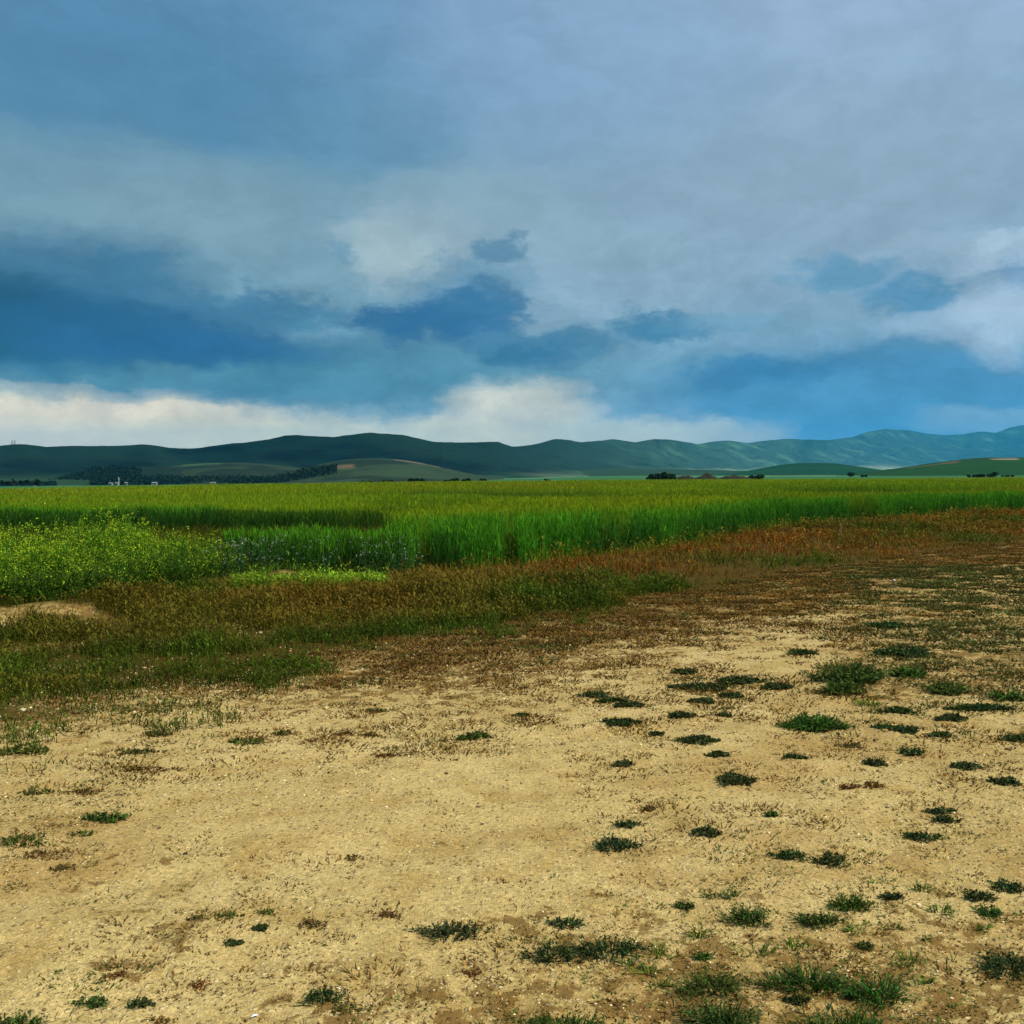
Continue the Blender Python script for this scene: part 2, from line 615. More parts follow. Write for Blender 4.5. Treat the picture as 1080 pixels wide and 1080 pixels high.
# crop land and pasture beyond the wheat
far = attr('far')
fld = xyz(px_ * 0.0022, py_ * 0.0046, 0.0)
fc = split(voronoi(fld, 1.0, 'Color'))
fcol = cmix(fc[0], (0.022, 0.105, 0.036), (0.050, 0.190, 0.060))
fcol = cmix(smooth(fc[1], 0.86, 0.88), fcol, (0.12, 0.13, 0.06))
fcol = cmix(smooth(fc[2], 0.7, 0.72), fcol, (0.10, 0.20, 0.085))
fcol = cmix(smooth(noise(xyz(px_ * 0.01, py_ * 0.02, 0), 1, 5, 0.6), 0.35, 0.7, 0, 0.5), fcol, (0.04, 0.07, 0.025))
c = cmix(far, c, fcol)
crop = attr('crop')
c = cmix(crop, c, (0.075, 0.10, 0.004))
hgt = n_fine * 0.5 + (1.0 - cell) * st * 0.8 + (1.0 - grit) * st2 + noise(flat, 170, 2, 0.5) * 0.35
finish(principled(c, 0.95, 0.05, bump(hgt, 0.8, 0.011)), m)
MAT_SOIL = m


def build_ground():
    rr = [1.0]
    while rr[-1] < 12600:
        r = rr[-1]
        k = 0.0042 if r < 9 else 0.008 if r < 26 else 0.02 if r < 200 else 0.045
        rr.append(r * (1 + k))
    rr = np.array(rr)
    a_f = np.arange(-44, 44.001, 0.17)
    a_b = np.arange(50, 311, 6.0)
    aa = np.radians(np.concatenate([a_f, a_b]))
    n, k = len(rr), len(aa)
    X, Y = rr[:, None] * np.sin(aa)[None], rr[:, None] * np.cos(aa)[None]
    Z = gz(X, Y)
    v = np.stack([X, Y, Z], -1).reshape(-1, 3)
    v = np.vstack([v, [[0, 0, 0]]])
    i = (np.arange(n - 1) * k)[:, None]
    j = np.arange(k)[None, :]
    j2 = (j + 1) % k
    q = np.stack([i + j, i + k + j, i + k + j2, i + j2], -1).reshape(-1, 4)[:, ::-1]
    t = np.stack([np.full(k, n * k), np.arange(k), (np.arange(k) + 1) % k], -1)[:, ::-1]
    x, y = v[:, 0], v[:, 1]
    u = bearing(x, y)
    r = np.hypot(x, y)
    front = y > 0.5
    d = y - grass_front(u) + (fbm(x * 1.2, y * 1.2, 3, 41) - 0.5) * 2.0
    veg = np.where(front, sstep(-0.2, 0.7, d), 0) * (1 - sand_bank(x, y))
    litter = np.where(front, litter_amount(x, y), 0.2)
    far = sstep(-3, 3, y - wheat_back(u)) * front
    far = np.where(front, far, sstep(50, 80, r))
    crop = np.where(front & (y > 30), sstep(0, 6, y - wheat_front(u) - 2), 0) * (1 - far)
    me = new_mesh('ground', v, [q, t], MAT_SOIL, attrs={'veg': veg, 'litter': litter, 'far': far, 'crop': crop})
    tag(link('ground', me), kind='structure')


def litter_amount(x, y):
    """How much dead growth lies on the sand, 0 to 1."""
    u = bearing(x, y)
    d = grass_front(u) - y                       # metres in front of the grass band
    w = np.interp(u, [-200, 0, 200, 400, 700, 900, 1080, 1500], [1.3, 1.5, 2.2, 4.2, 7.4, 11, 14, 16])
    a = sstep(1.0, 0.0, d / w) * np.interp(u, [0, 250, 450, 1100], [0.55, 0.6, 0.95, 1.0])
    # brown ground in the lower right
    b = np.exp(-((y - 3.0) / 0.75) ** 2) * sstep(0.0, 0.55, x + 0.35 + (fbm(x * 2, y * 2, 2, 51) - .5) * .6) * 0.62
    c2 = np.exp(-((y - 2.9) / 0.35) ** 2) * sstep(-1.2, -0.5, x) * 0.55
    g_ = 0.62 * sstep(830, 910, u) * sstep(6.4, 7.4, y) * sstep(19, 15, y)
    e = 0.30 * sstep(0.5, 2.5, x) * sstep(8, 4, y)
    base = 0.10 + 0.32 * sstep(0.62, 0.8, fbm(x * 0.9 + 3, y * 0.9, 3, 52))
    return np.clip(np.maximum.reduce([a, b, c2, e, base, g_]), 0, 1)


build_ground()


# ------------------------------------------------------------------ scatter helpers
def scatter(n, y0, y1, umin, umax, power=1.0):
    """Points spread evenly over the land between two depths and two bearings."""
    s = RNG.random(n)
    y = np.sqrt(y0 ** 2 + (y1 ** 2 - y0 ** 2) * s) if power == 1.0 else (y0 ** (2 - power) + (y1 ** (2 - power) - y0 ** (2 - power)) * s) ** (1 / (2 - power))
    u = umin + (umax - umin) * RNG.random(n)
    return (u - 540) / F * y, y


def rnd(n, a, b):
    return a + (b - a) * RNG.random(n)


# ------------------------------------------------------------------ wheat
DIPS = [(395, 29.0, 60, 0.9), (470, 33.5, 40, 1.4), (545, 30, 50, 0.9), (440, 38, 70, 1.6), (640, 34, 60, 1.2), (720, 42, 80, 1.8), (590, 46, 90, 2.0), (810, 40.5, 60, 1.3), (990, 55, 90, 2.5),
        (860, 60, 120, 3.0), (500, 60, 150, 3.0), (445, 17.2, 9, .6), (537, 18.0, 8, .7), (640, 20.6, 9, .6), (655, 21.5, 12, .8), (910, 35.5, 22, 1.0)]


def build_wheat():
    H = Heap()
    TAU = 2 * math.pi

    def stand(x, y, full):
        k = in_wheat(x, y)
        x, y = x[k], y[k]
        n = len(x)
        u = bearing(x, y)
        z = gz(x, y)
        depth_in = y - wheat_front(u)
        bay_edge = (u < 405) & (y > 25) & (y < 28.5)
        lodged = sstep(0.50, 0.64, fbm(x * 0.055 + 3, y * 0.26, 3, 61)) * sstep(3.0, 8.0, depth_in) * sstep(110, 60, y)
        lodged = np.maximum(lodged, 0.75 * sstep(0.57, 0.68, fbm(x * 0.012 + 2, y * 0.075, 4, 68)) * sstep(34, 50, y))
        for (cu, cd, wu_, wd_) in DIPS:
            lodged = np.maximum(lodged, sstep(1.25, 0.6, ((u - cu) / wu_ + (fbm(x * .3, y * .3, 2, 66) - .5) * .6) ** 2 + ((y - cd - wd_) / (wd_ * 2.6) + (fbm(x * .4, y * .4, 2, 67) - .5) * .8) ** 2))
        hmul = 0.92 + 0.24 * (fbm(x * 0.33, y * 0.33, 3, 62) - 0.5) + 0.34 * (fbm(x * 1.1, y * 1.1, 3, 69) - 0.5) * sstep(6, 0, depth_in) - 0.5 * lodged
        lowgreen = sstep(0.8, 0.0, depth_in) * (RNG.random(n) < 0.35)
        h = 0.80 * hmul * np.exp(RNG.normal(0, 0.07, n)) * (1 - 0.4 * lowgreen)
        tongue = (u < 430) & (y < 19)
        h = np.where(tongue, h * 0.92, h)
        az = rnd(n, 0, TAU)
        root = np.stack([x, y, z - 0.02], 1)
        dark = sstep(0.35, 0.65, fbm(x * 0.9, y * 0.35, 3, 63))
        g = mix_col(np.array((0.045, 0.180, 0.012)), (0.016, 0.085, 0.014), dark)
        g = mix_col(g, (0.016, 0.052, 0.010), np.maximum(tongue, bay_edge) * 0.85)  # dark shading of the bay edge painted in; tongue darkened with it
        yl = np.clip(sstep(2.0, 9.0, depth_in) * (0.45 + 0.9 * (fbm(x * 0.05, y * 0.11, 3, 64) - 0.25)), 0, 1)
        yl = np.where(bay_edge, np.clip(yl, 0, 0.3), yl)
        top = mix_col(np.array((0.085, 0.250, 0.010)), (0.29, 0.335, 0.008), yl)
        top = mix_col(top, (0.30, 0.235, 0.012), sstep(0.55, 0.8, fbm(x * 0.03 + 9, y * 0.10, 3, 65)) * 0.75 * sstep(4, 12, depth_in))
        top = mix_col(top, (0.026, 0.075, 0.008), (bay_edge & (y < 27.2)) * 0.85)  # shaded face behind the bay painted into the ears as well
        top = mix_col(top, (0.060, 0.105, 0.006), lodged * 0.9)
        g = mix_col(g, (0.018, 0.048, 0.010), lodged * 0.8)
        gs = tints(n, g, 0.36)
        gt = tints(n, top, 0.2)
        wmul = np.clip(y / 34, 1, 3.6)
        reach = h * rnd(n, 0.02, 0.22)
        if full:
            v, q, c = strips(root, az, h * 0.9, reach, 0.006 * wmul, [1, 1, 0.9, 0.8], gs, mix_col(gs, gt, np.full(n, 0.5)), face=rnd(n, 0, TAU))
            H.add(v, q, c)
            for lv in range(4):
                f = rnd(n, 0.1, 0.8)
                rt = root.copy()
                rt[:, 2] += h * f
                rt[:, 0] += np.cos(az) * reach * f ** 1.8
                rt[:, 1] += np.sin(az) * reach * f ** 1.8
                la = rnd(n, 0, TAU)
                ll = h * rnd(n, 0.25, 0.45)
                lc = tints(n, g, 0.35)
                v, q, c = strips(rt, la, ll * rnd(n, 0.5, 1.0), ll * rnd(n, 0.15, 0.6), 0.014 * np.clip(y / 30, 1, 3), [0.6, 1, 0.8, 0.1], lc, mix_col(lc, gt, np.full(n, 0.35)),
                                 droop=rnd(n, 0, 0.6))
                H.add(v, q, c)
        else:
            v, q, c = strips(root, az, h * 0.95, reach, 0.012 * wmul, [1, 0.8, 0.5], gs, gt, face=rnd(n, 0, TAU))
            H.add(v, q, c)
        # ears with awns
        rt = root.copy()
        rt[:, 2] += h * 0.88
        rt[:, 0] += np.cos(az) * reach * 0.85
        rt[:, 1] += np.sin(az) * reach * 0.85
        el = rnd(n, 0.09, 0.15) * (1 if full else 1.1)
        v, q, c = strips(rt, az, el, el * rnd(n, 0.1, 0.7), 0.015 * wmul, [0.5, 1, 0.9, 0.15], mix_col(gs, gt, np.full(n, 0.7)), gt, face=rnd(n, 0, TAU))
        H.add(v, q, c)
    # stalks one by one along the near edge, thinner and thinner away from it
    x, y = scatter(150000, 15.5, 46, -160, 1240, 0.9)
    k = (y - wheat_front(bearing(x, y)) < 2.4)
    k |= (bearing(x, y) < 440) & (y > 25) & (y < 28)
    stand(x[k], y[k], True)
    x, y = scatter(190000, 16, 60, -260, 1340, 1.0)
    stand(x, y, False)
    x, y = scatter(190000, 60, 232, -260, 1340, 1.5)
    stand(x, y, False)
    me = H.mesh('wheat_field', MAT_WHEAT)
    o = tag(link('wheat_field', me), 'tall green and yellowing wheat filling the flat field before the hills', 'wheat field', kind='stuff')


build_wheat()


# ------------------------------------------------------------------ grass band in front of the wheat
def build_grass():
    H = Heap()
    TAU = 2 * math.pi

    def blades(n, y0, y1, pw, wm):
        x, y = scatter(n, y0, y1, -160, 1240, pw)
        u = bearing(x, y)
        edge = y - grass_front(u) + (fbm(x * 1.1, y * 1.1, 3, 41) - 0.5) * 2.2
        thin = sstep(-0.7, 0.9, edge + 0.08 * sstep(420, 250, u) + (fbm(x * 2.6, y * 2.6, 4, 48) - 0.5) * 2.8)
        k = (RNG.random(n) < thin) & (y < 40) & ((y < wheat_front(u) + 0.3) | ((u < 410) & (y > 18) & (y < 26.2)))
        k &= RNG.random(n) > sand_bank(x, y) * 1.6
        k &= (RNG.random(n) < 0.25) | ~((u < 262) & (y > np.interp(u, WLU, WLD)) & (y < 17.6))
        k &= RNG.random(n) < 0.15 + 1.1 * sstep(0.36, 0.62, fbm(x * 2.3, y * 2.3, 4, 43))
        x, y, u, edge = x[k], y[k], u[k], edge[k]
        n = len(x)
        z = gz(x, y)
        wf = wheat_front(u)
        t_in = np.clip(edge / np.maximum(wf - grass_front(u), 1), 0, 1)      # 0 at the sand, 1 at the wheat
        pa = fbm(x * 0.55, y * 0.55, 4, 44)
        green = sstep(0.32, 0.02, t_in + (pa - 0.5) * 0.55) * sstep(760, 560, u)
        green = np.maximum(green, sstep(0.50, 0.66, fbm(x * 0.45 + 5, y * 0.7, 4, 45)) * 0.85)
        lime = sstep(13.2, 13.9, y) * sstep(16.6, 16.0, y) * sstep(232, 250, u) * sstep(415, 400, u)
        rim = sstep(1.0, 0.2, wf - y) * sstep(400, 520, u)
        red = sstep(0.35, 0.6, fbm(x * 0.25, y * 0.4, 3, 46)) * sstep(380, 620, u)
        bay = (u < 410) & (y > 18)
        g = mix_col(np.array((0.088, 0.050, 0.005)), (0.050, 0.054, 0.004), sstep(0.4, 0.65, pa))
        g = mix_col(g, (0.185, 0.050, 0.006), red * 0.85)
        g = mix_col(g, (0.036, 0.080, 0.006), green)
        g = mix_col(g, (0.16, 0.29, 0.016), lime)
        g = mix_col(g, (0.11, 0.19, 0.012), rim * 0.8)
        g = mix_col(g, (0.060, 0.075, 0.006), bay * 0.75)
        h = (0.065 + 0.055 * sstep(0.0, 0.5, t_in) + 0.045 * green + 0.08 * (pa - 0.4)) * np.exp(RNG.normal(0, 0.28, n)) * (0.7 + 0.75 * fbm(x * 1.7, y * 1.7, 3, 49))
        h = np.where(lime > 0.5, rnd(n, 0.12, 0.22), h)
        h = np.where(bay, rnd(n, 0.32, 0.56), h) + rim * rnd(n, 0.0, 0.16)
        h = h * (0.5 + 0.5 * sstep(-0.2, 1.3, edge))
        h = np.clip(h, 0.03, 0.7)
        az = rnd(n, 0, TAU)
        root = np.stack([x, y, z - 0.01], 1)
        g0 = tints(n, g * (0.55 + 0.9 * fbm(x * 1.3 + 7, y * 1.3, 3, 50))[:, None], 0.4)
        seed = (RNG.random(n) < 0.35) & ~bay
        tip = mix_col(g0, (0.22, 0.15, 0.022), np.where(seed & (green < 0.6) & (lime < .5), 0.5, 0.1))
        wd = 0.0062 * wm * np.clip(y / 9, 1, 3.5)
        v, q, c = strips(root, az, h, h * rnd(n, 0.1, 0.9), wd, [0.9, 1, 0.7, 0.1], g0, tip, droop=rnd(n, 0, 0.35), face=rnd(n, 0, TAU))
        H.add(v, q, c)
        # drooping seed heads
        s = np.where(seed)[0]
        rt = root[s].copy()
        rt[:, 2] += h[s] * 0.85
        v, q, c = strips(rt, az[s], h[s] * 0.35, h[s] * rnd(len(s), 0.2, 0.5), wd[s] * 2.4, [0.2, 1, 0.7, 0.1], tip[s], tip[s], droop=rnd(len(s), 0.2, 0.9))
        H.add(v, q, c)
    blades(260000, 5.2, 14.5, 1.0, 1.0)
    blades(220000, 13, 44, 1.0, 1.0)
    me = H.mesh('dry_grass', MAT_GRASS)
    tag(link('dry_grass', me), 'short brown and green grass in a band between bare sand and wheat', 'grass', kind='stuff')


build_grass()


# ------------------------------------------------------------------ low mats of dead and green growth on the sand
def build_mats():
    H = Heap()
    TAU = 2 * math.pi
    nc = 19000
    x, y = scatter(nc, 2.5, 24, -120, 1240, 1.1)
    u = bearing(x, y)
    lit = litter_amount(x, y)
    d = grass_front(u) - y
    seeds = [ground_at(t[0], t[1]) for t in T]
    near_t = np.zeros(nc)
    for (sx, sy) in seeds:
        near_t = np.maximum(near_t, np.exp(-(((x - sx) / (0.055 * sy + .05)) ** 2 + ((y - sy) / (0.06 * sy + .05)) ** 2)))
    lit = np.clip(np.maximum(lit, 0.62 * near_t * (y > 3)), 0, 1)
    k = (RNG.random(nc) < lit ** 1.5 * 1.3) & (d > -0.6)
    x, y, u, lit = x[k], y[k], u[k], lit[k]
    n = len(x)
    greenish = sstep(820, 960, u) * (y > 6.3) * (y < 17) * 0.8 + sstep(300, 100, u) * 0.35 + 0.12 + 0.45 * (x > 0.1) * (y < 4.4)
    is_g = RNG.random(n) < greenish
    rad = rnd(n, 0.025, 0.10) * np.exp(RNG.normal(0, 0.3, n)) * np.clip(y / 7, 0.6, 1.6)
    per = np.clip((rad * 520).astype(int), 12, 70)
    idx = np.repeat(np.arange(n), per)
    N = len(idx)
    rr, th = np.sqrt(RNG.random(N)) * rad[idx], rnd(N, 0, TAU)
    bx, by = x[idx] + rr * np.cos(th) * 1.5, y[idx] + rr * np.sin(th)
    base = np.where(is_g[idx][:, None], (np.array((0.034, 0.052, 0.009))[None] * (1 + 0.75 * (y < 4.4))[idx][:, None]), np.array((0.110, 0.056, 0.009))[None])
    base = base * np.exp(RNG.normal(0, 0.35, n))[idx][:, None]
    c0 = tints(N, base, 0.35)
    h = rnd(N, 0.006, 0.022) * np.clip(rad[idx] / 0.08, 0.6, 1.6)
    v, q, c = strips(np.stack([bx, by, gz(bx, by) - 0.003], 1), th + rnd(N, -0.8, 0.8), h, h * rnd(N, 0.6, 1.8), 0.0075 * np.clip(y[idx] / 5, 0.8, 3),
                     [0.8, 1, 0.2], c0, mix_col(c0, (0.25, 0.17, 0.06), np.full(N, 0.2)), face=rnd(N, 0, TAU))
    H.add(v, q, c)
    # straw and dry stems lying loose
    ns = 6000
    x, y = scatter(ns, 2.4, 9, -100, 1200, 1.2)
    k = RNG.random(ns) < 0.03 + litter_amount(x, y) * 0.9
    x, y = x[k], y[k]
    n = len(x)
    c0 = tints(n, (0.17, 0.105, 0.04), 0.5)
    v, q, c = strips(np.stack([x, y, gz(x, y) + 0.002], 1), rnd(n, 0, TAU), rnd(n, 0.002, 0.012), rnd(n, 0.012, 0.045), rnd(n, 0.0015, 0.004), [1, 1, 0.6], c0, c0, power=1.0)
    H.add(v, q, c)
    me = H.mesh('ground_cover', MAT_TUFT)
    tag(link('ground_cover', me), 'thin scatter of dead stems and low mats lying over the sand', 'ground cover', kind='stuff')



# ------------------------------------------------------------------ mustard weeds and white flowers
def build_weeds():
    TAU = 2 * math.pi
    H = Heap()
    n = 4200
    x, y = scatter(n, 10.9, 17.4, -190, 270, 1.0)
    u = bearing(x, y)
    lo = np.interp(u, WLU, WLD)
    k = (y > lo + (fbm(x, y, 2, 71) - .5)) & (RNG.random(n) < sstep(275, 195, u))
    k &= RNG.random(n) < 0.12 + 0.95 * sstep(0.38, 0.6, fbm(x * 1.1, y * 1.1, 3, 72))
    x, y, u = x[k], y[k], u[k]
    n = len(x)
    z = gz(x, y)
    t = sstep(0, 3.8, y - np.interp(u, WLU, WLD))
    h = (0.30 + 0.27 * t) * (1 + 1.1 * (fbm(x * 0.8, y * 0.8, 3, 73) - 0.45)) * np.exp(RNG.normal(0, 0.15, n))
    root = np.stack([x, y, z - 0.02], 1)
    g = tints(n, mix_col(np.array((0.038, 0.085, 0.008)), (0.075, 0.19, 0.012), sstep(0.3, 0.7, fbm(x * 0.5, y * 0.5, 2, 74)) * (0.15 + 0.85 * t)), 0.25)
    az = rnd(n, 0, TAU)
    v, q, c = strips(root, az, h, h * rnd(n, 0.05, 0.25), np.full(n, 0.012), [1, 0.8, 0.6], g, g, face=rnd(n, 0, TAU))
    H.add(v, q, c)
    for b in range(5):                          # side branches carrying leaves and flower clusters
        f = rnd(n, 0.3, 0.85)
        rt = root + np.stack([0 * f, 0 * f, h * f], 1)
        ba = rnd(n, 0, TAU)
        bl = h * rnd(n, 0.2, 0.42)
        br = bl * rnd(n, 0.3, 0.8)
        v, q, c = strips(rt, ba, bl, br, np.full(n, 0.009), [1, 0.8, 0.5], g, g)
        H.add(v, q, c)
        tip = rt + np.stack([np.cos(ba) * br, np.sin(ba) * br, bl], 1)
        m_ = 7
        cen = np.repeat(tip, m_, 0) + RNG.normal(0, 0.024, (n * m_, 3))
        fl = np.repeat(RNG.random(n) < 0.12 + 0.5 * t, m_)
        fc_ = np.where(fl[:, None], np.array((0.36, 0.48, 0.022))[None], np.repeat(mix_col(np.array((0.055, 0.105, 0.012)), (0.15, 0.30, 0.018), t), m_, 0))
        v, q, c = leaflets(cen, rnd(n * m_, 0.007, 0.015), tints(n * m_, fc_, 0.25), aspect=0.8)
        H.add(v, q, c)
    m_ = 12
    f = rnd(n * m_, 0.05, 0.8)
    cen = np.repeat(root, m_, 0) + RNG.normal(0, 0.05, (n * m_, 3)) * np.array((1, 1, 0.3))
    cen[:, 2] = np.repeat(root[:, 2], m_) + np.repeat(h, m_) * f
    v, q, c = leaflets(cen, rnd(n * m_, 0.02, 0.045), tints(n * m_, np.repeat(g, m_, 0) * 0.9, 0.3), aspect=0.35)
    H.add(v, q, c)
    me = H.mesh('yellow_weeds', MAT_WEED)
    tag(link('yellow_weeds', me), 'tangled yellow flowering weeds standing left before the wheat', 'weeds', kind='stuff')
    # white flowered weeds before the dark tongue of wheat
    H = Heap()
    n = 300
    x, y = scatter(n, 15.6, 16.9, 215, 442, 1.0)
    k = RNG.random(n) < 0.25 + 1.2 * sstep(0.4, 0.65, fbm(x * 0.9, y * 0.9, 2, 75))
    x, y = x[k], y[k]
    n = len(x)
    root = np.stack([x, y, gz(x, y)], 1)
    h = rnd(n, 0.22, 0.62)
    az = rnd(n, 0, TAU)
    g = tints(n, (0.035, 0.09, 0.025), 0.25)
    rc = h * rnd(n, 0.05, 0.25)
    v, q, c = strips(root, az, h, rc, np.full(n, 0.008), [1, 0.8, 0.5], g, g)
    H.add(v, q, c)
    tip = root + np.stack([np.cos(az) * rc, np.sin(az) * rc, h], 1)
    cen = np.repeat(tip, 6, 0) + RNG.normal(0, 0.014, (n * 6, 3))
    v, q, c = leaflets(cen, rnd(n * 6, 0.004, 0.009), tints(n * 6, (0.55, 0.6, 0.5), 0.15), aspect=0.9)
    H.add(v, q, c)
    cen = np.repeat(root, 8, 0) + RNG.normal(0, 0.04, (n * 8, 3))
    cen[:, 2] = np.repeat(root[:, 2], 8) + np.repeat(h, 8) * rnd(n * 8, 0.05, 0.8)
    v, q, c = leaflets(cen, rnd(n * 8, 0.015, 0.035), tints(n * 8, (0.03, 0.085, 0.022), 0.3), aspect=0.4)
    H.add(v, q, c)
    me = H.mesh('white_wildflowers', MAT_WEED)
    tag(link('white_wildflowers', me), 'small white flowers on thin stems against the dark wheat edge', 'wildflowers', kind='stuff')


build_weeds()


# ------------------------------------------------------------------ loose stones on the sand
m = new_mat('gravel_stone')
finish(principled(cmix(1.0, attr('tint', 'Color'), cmix(noise(position(), 160, 3, 0.6), (0.7, 0.7, 0.7), (1.25, 1.25, 1.25)), 'MULTIPLY'), 0.75, 0.35), m)
MAT_STONE = m
ICO_V = None


def ico():
    import bmesh
    bm = bmesh.new()
    bmesh.ops.create_icosphere(bm, subdivisions=1, radius=1)
    v = np.array([p.co[:] for p in bm.verts])
    f = np.array([[p.index for p in fc.verts] for fc in bm.faces])
    bm.free()
    return v, f


def build_gravel():
    V, Fc = ico()
    n = 42000
    x, y = scatter(n, 2.3, 11, -110, 1200, 1.5)
    k = RNG.random(n) < 0.25 + 0.9 * sstep(0.35, 0.65, fbm(x * 0.8, y * 0.8, 3, 81))
    x, y = x[k], y[k]
    n = len(x)
    s = 0.0022 + 0.0032 * RNG.random(n) ** 2.5 + (RNG.random(n) < 0.012) * rnd(n, 0.002, 0.007)
    s *= np.clip(y / 4, 0.9, 2.0)
    rot = rnd(n, 0, 2 * math.pi)
    sc = np.stack([s * rnd(n, 0.8, 1.5), s * rnd(n, 0.7, 1.1), s * rnd(n, 0.45, 0.8)], 1)
    P_ = V[None] * sc[:, None, :] * (1 + RNG.normal(0, 0.14, (n, len(V), 1)))
    cx, sx = np.cos(rot)[:, None], np.sin(rot)[:, None]
    X = P_[:, :, 0] * cx - P_[:, :, 1] * sx + x[:, None]
    Y = P_[:, :, 0] * sx + P_[:, :, 1] * cx + y[:, None]
    Z = P_[:, :, 2] + (gz(x, y) + s * 0.25)[:, None]
    v = np.stack([X, Y, Z], -1).reshape(-1, 3)
    f = (Fc[None] + (np.arange(n) * len(V))[:, None, None]).reshape(-1, 3)
    pick = RNG.random(n)[:, None]
    col = np.where(pick < 0.25, np.array((0.66, 0.52, 0.27))[None], np.where(pick < 0.6, np.array((0.44, 0.32, 0.12))[None], np.array((0.17, 0.105, 0.036))[None]))
    col = np.repeat(tints(n, col, 0.2), len(V), 0)
    me = new_mesh('gravel', v, [f], MAT_STONE, col, smooth=False)
    tag(link('gravel', me), 'fine loose gravel and grit strewn over the sandy ground', 'gravel', kind='stuff')


build_gravel()


def make_stone(name, u, v, w_px, col, label, cat, flat=0.6, aspect=1.3):
    x, y = ground_at(u, v)
    V, Fc = ico()
    import bmesh
    bm = bmesh.new()
    bmesh.ops.create_icosphere(bm, subdivisions=3, radius=1)
    P_ = np.array([p.co[:] for p in bm.verts])
    f = np.array([[p.index for p in fc.verts] for fc in bm.faces])
    bm.free()
    s = w_px * y / F * 0.5
    d = 1 + 0.35 * (fbm(P_[:, 0] * 1.4 + u, P_[:, 1] * 1.4 + P_[:, 2] * 1.7, 3, 5) - 0.5)[:, None]
    P_ = P_ * d * np.array((s, s / aspect, s * flat))
    P_[:, 2] += s * flat * 0.5
    me = new_mesh(name, P_, [f], MAT_STONE, np.tile(np.array(col), (len(P_), 1)))
    o = link(name, me, loc=(x, y, float(gz(x, y))))
    o.rotation_euler.z = random.uniform(0, 3)
    tag(o, label, cat)


make_stone('stone', 195.5, 900.5, 6, (0.02, 0.018, 0.015), 'small black stone lying alone on the bare pale sand', 'stone', 0.5, 1.6)
make_stone('stone', 943, 613, 4, (0.75, 0.68, 0.56), 'pale stone at the upper edge of the sand among dead brown grass', 'stone')
make_stone('stone', 883.5, 577, 3, (0.85, 0.83, 0.8), 'tiny bright white stone in the reddish grass before the wheat', 'stone')
make_stone('stone', 956, 565, 5, (0.62, 0.55, 0.25), 'flat yellowish stone on the green mound at the right of the grass band', 'stone', 0.4)
make_stone('stone', 867, 755 + 18.5, 3, (0.75, 0.68, 0.52), 'whitish pebble just below the spiky tussock on the right sand', 'stone')

# a torn scrap of white paper by the bottom edge
x_, y_ = ground_at(268, 1073)
sv = np.array([(-.011, -.003, 0), (.0, -.0045, .003), (.011, -.002, .001), (.0105, .004, .0025), (.001, .003, .0055), (-.010, .0035, .002)])
bot = sv - np.array((0, 0, .0006))
me = new_mesh('paper_scrap', np.vstack([sv, bot]), [np.array([(0, 1, 4, 5), (1, 2, 3, 4), (7, 6, 11, 10), (8, 7, 10, 9), (0, 6, 7, 1), (1, 7, 8, 2), (2, 8, 9, 3), (3, 9, 10, 4), (4, 10, 11, 5), (5, 11, 6, 0)])],
              plain_mat('white_paper', (0.8, 0.8, 0.77), 0.7, 0.05))
o = link('paper_scrap', me, loc=(x_, y_, float(gz(x_, y_)) + 0.005))
o.rotation_euler.z = R(28)
tag(o, 'torn white scrap of paper lying on the sand at the bottom edge', 'litter')


